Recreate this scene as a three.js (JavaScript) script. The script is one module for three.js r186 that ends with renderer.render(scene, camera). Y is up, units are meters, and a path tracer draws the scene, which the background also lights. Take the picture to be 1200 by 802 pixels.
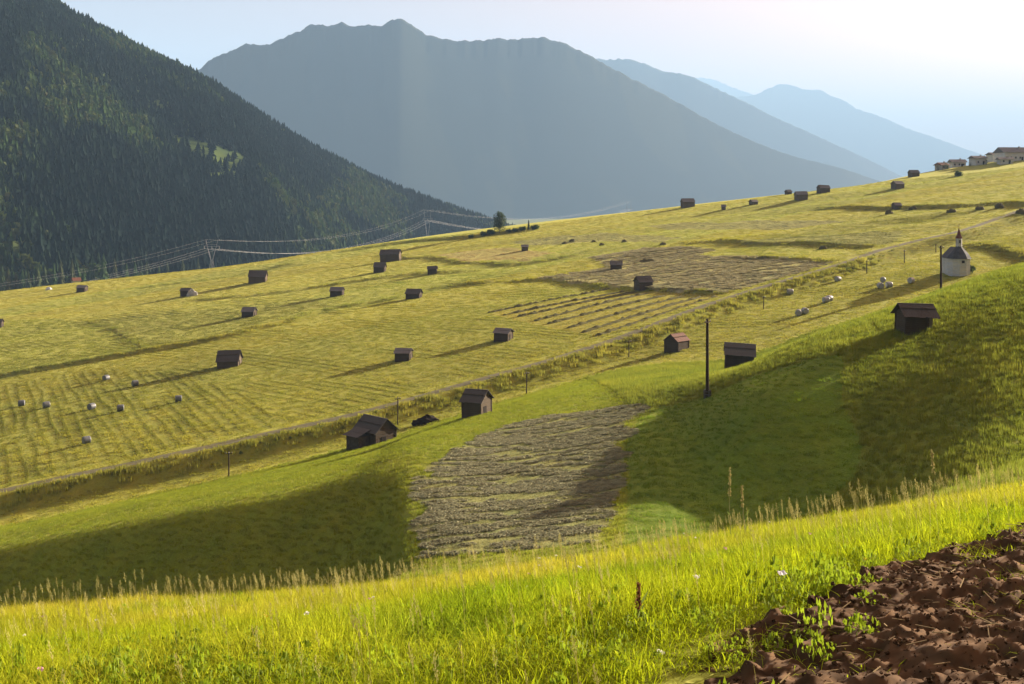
import * as THREE from 'three';
import { mergeGeometries } from 'three/addons/utils/BufferGeometryUtils.js';

// ------------------------------------------------------------------ camera, sky, sun, exposure
const EYE = 150;                       // eye level above the datum, metres
const FPX = 1287, HZ = 225;            // focal length and horizon row of the photograph, in its pixels (1200 x 802)
const scene = new THREE.Scene();
const camera = new THREE.PerspectiveCamera(2 * Math.atan(577 / FPX) * 180 / Math.PI, 1200 / 1154, 0.3, 60000);
camera.position.set(0, EYE, 0);
camera.lookAt(0, EYE, -100);
camera.setViewOffset(1200, 1154, 0, 352, 1200, 802);   // lens shift: the view is level, the horizon high in the frame
camera.updateProjectionMatrix();

const EXPOSURE = 6.3;
const sunAz = 53 * Math.PI / 180, sunEl = 15.5 * Math.PI / 180;   // to the right of the view direction, low
const sunDir = new THREE.Vector3(Math.sin(sunAz) * Math.cos(sunEl), Math.sin(sunEl), -Math.cos(sunAz) * Math.cos(sunEl));
const sun = new THREE.DirectionalLight(new THREE.Color().setRGB(1, 0.87, 0.70), 5);
sun.name = 'sun';
sun.position.copy(sunDir).multiplyScalar(1500).add(new THREE.Vector3(0, EYE, -300));
sun.target.position.set(0, EYE, -300);
sun.castShadow = true; sun.shadow.radius = 1.2;
sun.shadow.mapSize.set(4096, 4096);
Object.assign(sun.shadow.camera, { left: -900, right: 900, top: 700, bottom: -700, near: 10, far: 4000 });
scene.add(sun, sun.target);
{
  // clear evening sky: blue overhead, pale at the horizon, brightening round the low sun
  const W = 512, H = 256, data = new Float32Array(W * H * 4);
  for (let r = 0; r < H; r++) {
    const el = ((r + 0.5) / H - 0.5) * Math.PI;
    for (let c = 0; c < W; c++) {
      const az = ((c + 0.5) / W - 0.5) * 2 * Math.PI;
      const x = Math.cos(az) * Math.cos(el), y = Math.sin(el), z = Math.sin(az) * Math.cos(el);
      const th = Math.acos(Math.min(1, Math.max(-1, x * sunDir.x + y * sunDir.y + z * sunDir.z))) * 180 / Math.PI;
      const up = Math.max(0, y), hor = Math.exp(-up * 3.2);
      const g = Math.exp(-th / 17), g2 = Math.exp(-th / 60);
      const i = (r * W + c) * 4;
      const k = 1 / EXPOSURE;
      data[i] = (0.03 + 0.08 * hor + 0.56 * g2 + 16 * g) * k;
      data[i + 1] = (0.045 + 0.03 * hor + 0.13 * g2 + 9 * g) * k;
      data[i + 2] = (0.075 + 0.01 * hor + 0.02 * g2 + 5.5 * g) * k;
      data[i + 3] = 1;
    }
  }
  const sky = new THREE.DataTexture(data, W, H, THREE.RGBAFormat, THREE.FloatType);
  sky.mapping = THREE.EquirectangularReflectionMapping; sky.magFilter = THREE.LinearFilter; sky.needsUpdate = true;
  scene.background = sky; scene.environment = sky;
}
scene.fog = new THREE.FogExp2(new THREE.Color().setRGB(0.385, 0.645, 1.0), 8.0e-5);
const renderer = new THREE.WebGLRenderer({ antialias: true });
renderer.toneMapping = THREE.LinearToneMapping;
renderer.toneMappingExposure = EXPOSURE;
renderer.shadowMap.enabled = true;

// ------------------------------------------------------------------ helpers
function rng(seed) { let s = seed >>> 0; return () => { s = (s + 0x6d2b79f5) >>> 0; let t = Math.imul(s ^ (s >>> 15), 1 | s); t = (t + Math.imul(t ^ (t >>> 7), 61 | t)) ^ t; return ((t ^ (t >>> 14)) >>> 0) / 4294967296; }; }
const clamp = (x, a = 0, b = 1) => Math.min(b, Math.max(a, x)), mix = (a, b, t) => a + (b - a) * t;
const sstep = (a, b, x) => { const t = clamp((x - a) / (b - a)); return t * t * (3 - 2 * t); };
function hash2(i, j, s) { let h = Math.imul(i | 0, 374761393) ^ Math.imul(j | 0, 668265263) ^ Math.imul(s | 0, 1442695041); h = Math.imul(h ^ (h >>> 13), 1274126177); h ^= h >>> 16; return (h >>> 0) / 4294967296; }
function vnoise(x, y, s = 0) { const i = Math.floor(x), j = Math.floor(y), u = x - i, v = y - j, a = u * u * (3 - 2 * u), b = v * v * (3 - 2 * v); return mix(mix(hash2(i, j, s), hash2(i + 1, j, s), a), mix(hash2(i, j + 1, s), hash2(i + 1, j + 1, s), a), b) * 2 - 1; }
function fbm(x, y, oct = 4, s = 0) { let a = 0.5, r = 0; for (let k = 0; k < oct; k++) { r += a * vnoise(x, y, s + k * 17); x = x * 2.03 + 11.3; y = y * 2.03 - 7.1; a *= 0.5; } return r; }
// monotone cubic interpolation
function slopes(X, Y) {
  const n = X.length, d = [], m = new Array(n).fill(0);
  for (let i = 0; i < n - 1; i++) d.push((Y[i + 1] - Y[i]) / (X[i + 1] - X[i]));
  m[0] = d[0]; m[n - 1] = d[n - 2];
  for (let i = 1; i < n - 1; i++) m[i] = d[i - 1] * d[i] <= 0 ? 0 : 3 * (X[i + 1] - X[i - 1]) / ((2 * X[i + 1] - X[i] - X[i - 1]) / d[i - 1] + (X[i + 1] + X[i] - 2 * X[i - 1]) / d[i]);
  return m;
}
function hermite(X, Y, M, x) {
  const n = X.length;
  if (x <= X[0]) return Y[0] + M[0] * (x - X[0]);
  if (x >= X[n - 1]) return Y[n - 1] + M[n - 1] * (x - X[n - 1]);
  let i = 0; while (x > X[i + 1]) i++;
  const h = X[i + 1] - X[i], t = (x - X[i]) / h, t2 = t * t, t3 = t2 * t;
  return (2 * t3 - 3 * t2 + 1) * Y[i] + (t3 - 2 * t2 + t) * h * M[i] + (3 * t2 - 2 * t3) * Y[i + 1] + (t3 - t2) * h * M[i + 1];
}
const curve = (pts) => { const X = pts.map((p) => p[0]), Y = pts.map((p) => p[1]), M = slopes(X, Y); return (x) => (x <= X[0] ? Y[0] : x >= X[X.length - 1] ? Y[Y.length - 1] : hermite(X, Y, M, x)); };

// names, labels
const taken = new Map();
const numbered = (n) => { const k = taken.get(n) ?? 0; taken.set(n, k + 1); return k ? n + '_' + String(k).padStart(3, '0') : n; };
function tag(o, label, category, group, kind) { if (label) o.userData.label = label; if (category) o.userData.category = category; if (group) o.userData.group = group; if (kind) o.userData.kind = kind; return o; }
function lit(o) { o.castShadow = true; o.receiveShadow = true; return o; }
function part(name, geo, mat, parent) { const m = lit(new THREE.Mesh(geo, mat)); m.name = name; parent.add(m); return m; }
function thing(name, label, category, group, pos = [0, 0, 0], yaw = 0) { const g = new THREE.Group(); g.name = numbered(name); g.position.set(...pos); g.rotation.y = yaw; tag(g, label, category, group); scene.add(g); return g; }
function solo(name, geo, mat, label, category, group, kind) { const m = lit(new THREE.Mesh(geo, mat)); m.name = numbered(name); tag(m, label, category, group, kind); scene.add(m); return m; }
function copyOf(o, label, pos, yaw, group) { const c = o.clone(); c.name = numbered(o.name.replace(/_\d{3}$/, '')); c.userData = { ...o.userData }; if (label) c.userData.label = label; if (group) c.userData.group = group; c.position.set(...pos); c.rotation.y = yaw ?? o.rotation.y; scene.add(c); return c; }
const rgb = (r, g, b) => new THREE.Color().setRGB(r, g, b);
const mat = (c, o = {}) => new THREE.MeshPhysicalMaterial({ color: Array.isArray(c) ? rgb(...c) : c, roughness: 0.9, specularIntensity: (o.roughness ?? 0.9) > 0.6 ? 0.15 : 1, ...o });
const thin = (c, o = {}) => new THREE.MeshPhysicalMaterial({ color: rgb(...c), roughness: 1, transmission: 0.5, thickness: 0, specularIntensity: 0.25, side: THREE.DoubleSide, ...o });
// a tile of layered noise; f(u, v) -> [r, g, b] with u, v in 0..1, made periodic by blending
function tileTexture(n, f, srgb = false) {
  const d = new Uint8Array(n * n * 4);
  for (let j = 0; j < n; j++) for (let i = 0; i < n; i++) {
    const c = f(i / n, j / n), o = (j * n + i) * 4;
    d[o] = clamp(c[0]) * 255; d[o + 1] = clamp(c[1]) * 255; d[o + 2] = clamp(c[2]) * 255; d[o + 3] = 255;
  }
  const t = new THREE.DataTexture(d, n, n); t.wrapS = t.wrapT = THREE.RepeatWrapping; t.magFilter = THREE.LinearFilter; t.minFilter = THREE.LinearMipmapLinearFilter; t.generateMipmaps = true;
  if (srgb) t.colorSpace = THREE.SRGBColorSpace; t.needsUpdate = true; return t;
}
function pnoise(u, v, p, s) { // periodic value noise, period p cells
  const x = u * p, y = v * p, i = Math.floor(x), j = Math.floor(y), a = x - i, b = y - j, sa = a * a * (3 - 2 * a), sb = b * b * (3 - 2 * b), w = (k) => ((k % p) + p) % p;
  return mix(mix(hash2(w(i), w(j), s), hash2(w(i + 1), w(j), s), sa), mix(hash2(w(i), w(j + 1), s), hash2(w(i + 1), w(j + 1), s), sa), sb) * 2 - 1;
}
function box(w, h, d, x = 0, y = 0, z = 0, ry = 0) { const g = new THREE.BoxGeometry(w, h, d); if (ry) g.rotateY(ry); g.translate(x, y, z); return g; }
function bar(a, b, r0, r1 = r0, seg = 6) { // tapered rod between two points
  const A = new THREE.Vector3(...a), B = new THREE.Vector3(...b), L = A.distanceTo(B), g = new THREE.CylinderGeometry(r1, r0, L, seg);
  g.translate(0, L / 2, 0); g.applyQuaternion(new THREE.Quaternion().setFromUnitVectors(new THREE.Vector3(0, 1, 0), B.clone().sub(A).normalize())); g.translate(...a); return g;
}
const merged = (list) => mergeGeometries(list.map((g) => (g.index ? g.toNonIndexed() : g)).map((g) => { for (const k of Object.keys(g.attributes)) if (!['position', 'normal', 'uv', 'color'].includes(k)) g.deleteAttribute(k); return g; }));
// ------------------------------------------------------------------ the lie of the land
// X to the right, d forward (z = -d), heights relative to the eye. Photo column x <-> X / d = (x - 600) / FPX.
const planeRow = (x) => 175 + 0.12 * (600 - x), planeAt = (X, d) => -(59100 / FPX) + 0.12 * X + ((HZ - 175) / FPX) * d;
const unplane = (x, y) => { const d = 59100 / (y - planeRow(x)); return [(x - 600) / FPX * d, d]; };
const bankS = curve([[-60, 7], [-40, 6.2], [-10, 0.6], [0, -1.65], [5, -2.24], [9, -3.36], [13, -4.62], [17, -5.95], [19, -6.8], [24, -9.6], [34, -15.5], [60, -30]]);
const foreH = (X, d) => bankS(d) + 0.125 * X + 0.045 * (Math.sqrt(X * X + 4) - 2) + 0.10 * fbm(X * 0.35, d * 0.35, 3, 5) + 0.25 * fbm(X * 0.09, d * 0.09, 2, 8);
const cols = [-900, -300, 0, 200, 437, 484, 600, 735, 850, 960, 1072, 1200, 1500, 2400];
const line = (ys, ds) => ({ y: curve(cols.map((c, i) => [c, ys[i]])), d: curve(cols.map((c, i) => [c, ds[i]])) });
const L = {
  F: { y: curve([[-900, 800], [-300, 760], [0, 735], [200, 712], [437, 688], [600, 670], [735, 660], [850, 648], [960, 628], [1072, 596], [1200, 552], [1500, 470], [2400, 380]]) },
  B: line([835, 745, 718, 695, 672, 660, 655, 645, 634, 612, 580, 535, 480, 364], [140, 125, 115, 107, 98, 84, 80, 79, 83, 83, 79, 77, 80, 80]),
  T: line([770, 700, 650, 606, 554, 530, 503, 474, 442, 392, 352, 311, 241, 130], [140, 135, 126, 119, 118, 124, 136, 141, 141, 150, 165, 172, 180, 190]),
  R: { d: curve(cols.map((c, i) => [c, [190, 180, 168, 178, 192, 197, 212, 225, 217, 235, 250, 262, 275, 300][i]])) },
};
const edgeD = curve([[-900, 600], [0, 612], [250, 605], [400, 632], [570, 660], [800, 655], [1000, 645], [1100, 700], [1200, 720], [2400, 720]]);
const colCache = new Map();
function column(k) { // photo column 4 * k
  let c = colCache.get(k);
  if (c) return c;
  const x = k * 4, r = (x - 600) / FPX, P = [], at = (y, d) => P.push([d, (HZ - y) / FPX * d]);
  for (const d of [14, 17, 20, 24]) P.push([d, bankS(d) + 0.125 * r * d + 0.045 * (Math.sqrt(r * r * d * d + 4) - 2)]);
  const fy = L.F.y(x), bd = L.B.d(x);
  at(fy + 60, mix(24, bd, 0.33)); at(mix(fy, L.B.y(x), 0.9) + 18, mix(24, bd, 0.72));
  at(L.B.y(x), bd);
  { const td = L.T.d(x), th = (HZ - L.T.y(x)) / FPX * td, bh = (HZ - L.B.y(x)) / FPX * bd, w = sstep(765, 890, x), md = td - mix(Math.min(12, (td - bd) * 0.4), 30, w); P.push([md, mix(mix(bh, th, (md - bd) / (td - bd)), (HZ - L.T.y(x) - mix(36, 14, sstep(860, 1060, x))) / FPX * md, w)]); }
  at(L.T.y(x), L.T.d(x)); { const td = L.T.d(x), th = (HZ - L.T.y(x)) / FPX * td, r2 = L.R.d(x), rh = planeAt(r * r2, r2); P.push([td + 12, mix(th, rh, 12 / (r2 - td) * mix(0.95, 1.3, sstep(765, 890, x)))]); }
  const rd = L.R.d(x); for (const d of [rd, rd + 40, rd + 130, edgeD(x) - 80, edgeD(x)]) P.push([d, planeAt(r * d, d)]);
  const e = edgeD(x), he = planeAt(r * e, e);
  P.push([e + 60, he - 7], [e + 200, he - 30], [e + 400, Math.min(he - 45, -82)], [e + 800, -125], [4000, -150], [42000, -160]);
  const X = P.map((p) => p[0]), Y = P.map((p) => p[1]);
  c = [X, Y, slopes(X, Y)]; colCache.set(k, c); return c;
}
function baseH(X, d) {
  const x = clamp(600 + FPX * X / Math.max(d, 1), -896, 2392) / 4, k = Math.floor(x), t = x - k;
  return mix(hermite(...column(k), d), hermite(...column(k + 1), d), t);
}
// ---- lines on the meadow: the lane, the terrace banks (photo pixels laid on the meadow's plane)
const toPlane = (px) => px.map(([x, y]) => unplane(x, y));
const lanePx = [[-140, 612], [0, 583], [130, 556], [260, 527], [400, 495], [480, 473], [560, 450], [640, 427], [735, 396], [850, 354], [985, 313], [1030, 297], [1080, 284], [1120, 275], [1160, 262], [1200, 250], [1260, 232]];
const lane = toPlane(lanePx);
function densify(pl, step) { const o = []; const c = new THREE.CatmullRomCurve3(pl.map((p) => new THREE.Vector3(p[0], 0, p[1])), false, 'centripetal'); const n = Math.ceil(c.getLength() / step); for (const p of c.getSpacedPoints(n)) o.push([p.x, p.z]); return o; }
const laneFine = densify(lane, 3);
// signed distance to a polyline: [distance, side (+ = far side of the line as seen along it to the right), share along]
function near(pl, X, d, reach) {
  let best = 1e9, side = 0, tt = 0, n = pl.length;
  for (let i = 0; i < n - 1; i++) {
    const ax = pl[i][0], ay = pl[i][1], bx = pl[i + 1][0] - ax, by = pl[i + 1][1] - ay;
    if (reach && (Math.abs(X - ax) > reach + 40 || Math.abs(d - ay) > reach + 60)) continue;
    const q = bx * bx + by * by, t = clamp(((X - ax) * bx + (d - ay) * by) / q), ex = X - ax - bx * t, ey = d - ay - by * t, D = ex * ex + ey * ey;
    if (D < best) { best = D; side = Math.sign(bx * (d - ay) - by * (X - ax)); tt = (i + t) / (n - 1); }
  }
  return [Math.sqrt(best), side, tt];
}
const banks = [ // [photo polyline, drop, width of tall grass]
  [[[-60, 452], [0, 441], [90, 425], [178, 410], [260, 396], [390, 362]], 1.0, 1.6],
  [[[390, 362], [470, 348], [520, 336], [585, 329]], 0.7, 1.2],
  [[[100, 374], [130, 384], [160, 400], [172, 409]], 0.25, 0.9],
  [[[440, 300], [515, 303], [560, 308], [612, 308], [680, 297]], 0.7, 1.3],
  [[[585, 330], [640, 327], [715, 336], [760, 338], [860, 344]], 0.8, 1.3],
  [[[800, 283], [860, 284], [960, 286], [1035, 289]], 0.9, 1.6],
  [[[860, 301], [920, 302], [985, 307]], 0.7, 1.3],
  [[[1135, 281], [1165, 288], [1200, 300], [1260, 318]], 1.0, 2.4],
  [[[960, 243], [1040, 244], [1120, 241], [1200, 240], [1280, 237]], 1.2, 2.2],
  [[[150, 341], [260, 325], [345, 309]], 0.6, 1.2],
  [[[225, 352], [330, 342], [480, 322], [560, 316]], 0.6, 1.1],
  [[[400, 296], [470, 285], [560, 277], [625, 268]], 1.2, 3.2],
].map(([p, drop, w]) => ({ pl: densify(toPlane(p), 6), drop, w }));
for (const b of banks) { b.x0 = Math.min(...b.pl.map((p) => p[0])) - 32; b.x1 = Math.max(...b.pl.map((p) => p[0])) + 32; b.d0 = Math.min(...b.pl.map((p) => p[1])) - 32; b.d1 = Math.max(...b.pl.map((p) => p[1])) + 32; }
const bumps = [];  // hillside hollows and swells: [X, d, rx, rd, height]
function ground(X, d) {
  if (d < 15) return foreH(X, d);
  let h = baseH(X, d);
  if (d < 23) { const t = sstep(15, 23, d); h = mix(foreH(X, d), h, t); return h; }
  const far = sstep(160, 230, d) * (1 - sstep(560, 640, d));
  h += sstep(30, 60, d) * (1 - sstep(170, 215, d)) * ((0.5 + 0.3 * sstep(18, 40, X)) * fbm(X / 24, d / 24, 3, 3) + 0.07 * fbm(X / 6, d / 6, 2, 4));
  h += far * (0.5 * fbm(X / 60, d / 60, 3, 21) + 0.05 * fbm(X / 9, d / 9, 2, 23));
  const s2 = sstep(330, 430, d) * (1 - sstep(600, 690, d));          // low terraces on the far slope
  if (s2 > 0) { const q = d * 0.92 - X * 0.16 + 12 * fbm(X / 120, d / 90, 2, 31); h += s2 * (0.75 * (Math.abs(((q / 34) % 1 + 1) % 1 * 2 - 1) - 0.5) + 0.5 * Math.sin(q / 7.3 + 2 * fbm(X / 80, d / 60, 2, 37)) * 0.6); }
  if (d > 120 && d < 720) {
    const [D, side] = near(laneFine, X, d, 30);
    if (D < 40) {                                                    // the lane lies on a low causeway; its near side falls to a ditch
      const signed = side >= 0 ? D : -D;
      const crest = 0.9 * (1 - sstep(2.2, 9, Math.abs(signed)));
      const ditch = signed < 0 ? -1.5 * sstep(2.0, 6.5, -signed) * (1 - sstep(9, 34, -signed)) : 0;
      h += crest + ditch;
    }
    for (const b of banks) if (X > b.x0 && X < b.x1 && d > b.d0 && d < b.d1) {
      const [q, sd, t] = near(b.pl, X, d), ends = sstep(0, 0.08, t) * (1 - sstep(0.92, 1, t));
      if (q < 30) h += ends * b.drop * (sd >= 0 ? 0.5 * (1 - sstep(0, 26, q)) : 0.5 * (1 - sstep(0, 1.6, q) * 2) * (1 - sstep(3, 28, q)));
    }
  }
  return h;
}
function hit(x, y, dMin = 40, dMax = 760) { // where the sight line through a photo pixel meets the ground
  const r = (x - 600) / FPX, s = (HZ - y) / FPX;
  let d = dMin, step = 0.5;
  while (d < dMax) { if (ground(r * d, d) >= s * d) { let a = d - step, b = d; for (let k = 0; k < 20; k++) { const m = (a + b) / 2; if (ground(r * m, m) >= s * m) b = m; else a = m; } return [r * b, b]; } step = Math.max(0.05, d * 0.002); d += step; }
  return [r * dMax, dMax];
}
const W = (X, d, up = 0) => [X, EYE + ground(X, d) + up, -d];
function inside(poly, X, d) { let c = false; for (let i = 0, j = poly.length - 1; i < poly.length; j = i++) { const [a, b] = poly[i], [e, f] = poly[j]; if ((b > d) !== (f > d) && X < (e - a) * (d - b) / (f - b) + a) c = !c; } return c; }

// ---- what grows where: colours of the sward and how tall it stands
const fields = {
  hayA: toPlane([[632, 326], [680, 318], [716, 312], [688, 303], [755, 289], [842, 291], [815, 299], [900, 301], [985, 308], [940, 322], [857, 344], [745, 338], [715, 335]]),
  rows: toPlane([[572, 368], [650, 352], [735, 339], [860, 345], [792, 366], [705, 394], [640, 383]]),
  hayB: toPlane([[512, 301], [548, 294], [600, 291], [655, 295], [614, 307], [560, 307]]),
  greyC: toPlane([[600, 284], [665, 275], [720, 274], [800, 278], [775, 284], [690, 283], [620, 288]]),
  greyD: toPlane([[745, 266], [830, 260], [1000, 259], [930, 268], [800, 270]]),
  greenE: toPlane([[860, 284], [960, 275], [1060, 272], [1040, 288], [960, 286]]),
  greenL: toPlane([[-80, 448], [0, 438], [90, 422], [170, 407], [120, 380], [60, 372], [-80, 380]]),
  greenM: toPlane([[175, 408], [260, 394], [390, 360], [360, 350], [240, 362], [110, 376], [150, 396]]),
  mowL: toPlane([[-90, 470], [0, 452], [120, 430], [230, 440], [300, 470], [330, 500], [200, 534], [60, 566], [-90, 600]]),
};
let hayPatch = null, mownSlope = null;
function sward(X, d) { // [r, g, b, height, kind]
  const n1 = fbm(X / 16, d / 26, 4, 41), n2 = fbm(X / 2.6, d / 4.5, 3, 47), n3 = fbm(X / 70, d / 70, 3, 53);
  let r = 0.238, g = 0.243, b = 0.038, ht = 0.16, kind = 'mown';
  if (d < 34) { r = 0.17; g = 0.20; b = 0.025; ht = 0.3; kind = 'fore'; }
  const onPlain = d > L.R.d(clamp(600 + FPX * X / d, -900, 2400)) - 6;
  if (onPlain) {
    const parcel = Math.floor((d * 0.80 - X * 0.60 + 6 * n3) / 46), hp = hash2(parcel, 3, 9) - 0.5, hq = hash2(parcel, 5, 19) - 0.5;
    r *= 1 + 0.22 * hp; g *= 1 + 0.10 * hp + 0.08 * hq; b *= 1 + 0.3 * hq;
    const rowDir = hash2(parcel, 7, 2) * 0.8 - 0.1, rowC = X * Math.cos(rowDir) + d * Math.sin(rowDir);
    let w = 0.10 * Math.sin(rowC / 0.62 + 3 * n2), ws = 0.35;
    if (inside(fields.mowL, X, d)) { const c = X * 0.898 + d * 0.44; w = 0.5 * Math.sin(c * 2.7 + 1.6 * n2) + 0.3 * Math.sin(c * 1.13 + 2 * n1); ws = 1; kind = 'rows'; }
    ht *= 1 + ws * w; r *= 1 + 0.20 * w * ws; g *= 1 + 0.14 * w * ws;
    const q = X + 3 * n2, p = d + 5 * n1;
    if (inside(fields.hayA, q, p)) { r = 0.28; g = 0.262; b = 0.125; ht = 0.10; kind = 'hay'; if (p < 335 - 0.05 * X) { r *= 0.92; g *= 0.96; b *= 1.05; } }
    else if (inside(fields.hayB, q, p)) { r = 0.23; g = 0.18; b = 0.075; ht = 0.12; kind = 'hay'; }
    else if (inside(fields.greyC, q, p) || inside(fields.greyD, q, p)) { r = 0.155; g = 0.155; b = 0.068; ht = 0.14; }
    else if (inside(fields.greenE, q, p)) { r = 0.17; g = 0.175; b = 0.05; ht = 0.18; }
    else if (inside(fields.greenL, q, p)) { r = 0.20; g = 0.215; b = 0.032; ht = 0.2; }
    else if (inside(fields.greenM, q, p)) { r = 0.175; g = 0.185; b = 0.035; ht = 0.2; }
    if (inside(fields.rows, X, d)) { r = 0.25; g = 0.228; b = 0.04; ht = 0.12; kind = 'rows'; }
    for (const bk of banks) if (X > bk.x0 && X < bk.x1 && d > bk.d0 && d < bk.d1) { const [D, sd] = near(bk.pl, X, d); const t = 1 - sstep(bk.w * 0.6, bk.w * 1.3, D); if (t > 0) { ht = mix(ht, 0.6, t); kind = 'bank'; } }
    const [D, sd] = near(laneFine, X, d, 20);
    if (D < 16) { const s = sd >= 0 ? D : -D; const t = sstep(-6.4, -5.0, s) * (1 - sstep(-2.4, -1.7, s)) ; if (t > 0 && d < 330) { ht = mix(ht, 0.8, t); kind = 'bank'; } if (Math.abs(s) < 1.3) kind = 'lane'; }
  } else if (d >= 34) {
    r = 0.20; g = 0.235; b = 0.022; ht = 0.2; kind = 'slope';
    const x = 600 + FPX * X / d;
    const y = HZ - FPX * baseH(X, d) / d;
    if (hayPatch && inside(hayPatch, X + 2.5 * n2 + 1.5 * n1, d + 3 * n1)) { r = 0.225; g = 0.235; b = 0.09; ht = 0.12; kind = 'hay'; }
    else if (mownSlope && inside(mownSlope, X + 1.5 * n1, d + 2 * n1)) { const band = Math.sin(X / 1.9 + 0.6 * n1 + d * 0.05) > 0 ? 1 : -1; r = 0.135 * (1 + 0.06 * band); g = 0.205 * (1 + 0.05 * band); b = 0.02; ht = 0.13 * (1 + 0.55 * Math.sin(d * 1.7 + 0.25 * X + 1.2 * n2)); kind = 'rows'; }
    else if (X > 15) { ht = 0.42 + 0.2 * n1; r = 0.18 + 0.04 * n1; g = 0.215 + 0.02 * n1; b = 0.026; }
  }
  const calm = kind === 'rows' && d < 200 ? 0.4 : 1, v = 1 + (0.14 * n1 + 0.18 * n2 + 0.12 * n3) * calm;
  return [r * v * (1 + 0.10 * n2), g * v, b * v * (1 - 0.2 * n3), Math.max(0.04, ht * (1 + 0.35 * n2)), kind];
}
hayPatch = [[486, 655], [492, 612], [496, 570], [515, 535], [560, 510], [640, 488], [740, 474], [765, 474], [740, 495], [728, 530], [732, 580], [715, 622], [690, 636], [560, 648]].map(([x, y]) => hit(x, y));
mownSlope = [[732, 640], [735, 585], [730, 530], [745, 495], [775, 476], [850, 455], [960, 420], [990, 418], [985, 470], [1010, 520], [1000, 560], [950, 608], [830, 632]].map(([x, y]) => hit(x, y));

// ---- the ground sheet
const grainMap = tileTexture(1024, (u, v) => {
  const a = pnoise(u, v, 8, 1), b = pnoise(u, v, 37, 2), c = pnoise(u, v, 131, 3), e = pnoise(u, v, 300, 4), f = pnoise(u, v, 17, 6);
  const k = 0.80 + 0.05 * a + 0.07 * b + 0.10 * c + 0.10 * e;
  return [k * (1 + 0.06 * f), k, k * (1 - 0.10 * f)];
});
const grainBump = tileTexture(1024, (u, v) => { const k = 0.5 + 0.12 * pnoise(u, v, 37, 12) + 0.2 * pnoise(u, v, 131, 13) + 0.2 * pnoise(u, v, 320, 14); return [k, k, k]; });
const groundMat = new THREE.MeshPhysicalMaterial({ color: 0xffffff, roughness: 1, specularIntensity: 0.1, vertexColors: true, map: grainMap, bumpMap: grainBump, bumpScale: 0.06, sheen: 1, sheenColor: rgb(0.42, 0.40, 0.10), sheenRoughness: 0.5 });
function sheet(name, us, vs, pos, color, material, label) { // grid over us x vs
  const nu = us.length, nv = vs.length, P = new Float32Array(nu * nv * 3), C = new Float32Array(nu * nv * 3), U = new Float32Array(nu * nv * 2), I = new Uint32Array((nu - 1) * (nv - 1) * 6);
  let k = 0, q = 0;
  for (let j = 0; j < nv; j++) for (let i = 0; i < nu; i++, k++) {
    const p = pos(us[i], vs[j]); P.set(p, k * 3); U[k * 2] = p[0] / 18; U[k * 2 + 1] = p[2] / 18;
    if (color) { const c = color(p[0], -p[2]); C[k * 3] = c[0]; C[k * 3 + 1] = c[1]; C[k * 3 + 2] = c[2]; }
    if (i < nu - 1 && j < nv - 1) { I.set([k, k + 1, k + nu + 1, k, k + nu + 1, k + nu], q); q += 6; }
  }
  const g = new THREE.BufferGeometry();
  g.setAttribute('position', new THREE.BufferAttribute(P, 3)); g.setAttribute('uv', new THREE.BufferAttribute(U, 2));
  if (color) g.setAttribute('color', new THREE.BufferAttribute(C, 3));
  g.setIndex(new THREE.BufferAttribute(I, 1)); g.computeVertexNormals();
  const m = lit(new THREE.Mesh(g, material)); m.name = name; m.userData.kind = 'structure'; if (label) m.userData.label = label; scene.add(m); return m;
}
{
  const xs = []; for (let x = -890; x < -60; x += 24) xs.push(x); for (let x = -60; x < 1262; x += 2) xs.push(x); for (let x = 1262; x < 2390; x += 24) xs.push(x);
  const ds = []; let d = 21; while (d < 60) { ds.push(d); d *= 1.02; } while (d < 245) { ds.push(d); d += 0.95; } while (d < 420) { ds.push(d); d += 1.6; } while (d < 720) { ds.push(d); d += 2.6; } while (d < 40000) { ds.push(d); d *= 1.12; }
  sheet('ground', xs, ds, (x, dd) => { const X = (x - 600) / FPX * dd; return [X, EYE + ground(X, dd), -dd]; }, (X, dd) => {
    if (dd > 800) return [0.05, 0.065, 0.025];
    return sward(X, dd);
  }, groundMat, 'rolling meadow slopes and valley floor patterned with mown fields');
  const us = [], vs = []; for (let x = -60; x <= 70; x += (Math.abs(x) < 14 ? 0.2 : 1)) us.push(x); for (let v = -40; v <= 21.6; v += (v > 1 ? 0.2 : 1)) vs.push(v);
  sheet('ground_bank', us, vs, (X, dd) => [X, EYE + foreHmix(X, dd), -dd], (X, dd) => { const n = fbm(X * 1.3, dd * 1.3, 3, 61); return [0.22 * (1 + 0.3 * n), 0.23 * (1 + 0.3 * n), 0.025]; }, groundMat, 'grassy bank in the foreground');
}
function foreHmix(X, d) { return d < 15 ? foreH(X, d) : ground(X, d) - (d > 20.9 ? 0.3 : 0); }
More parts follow.
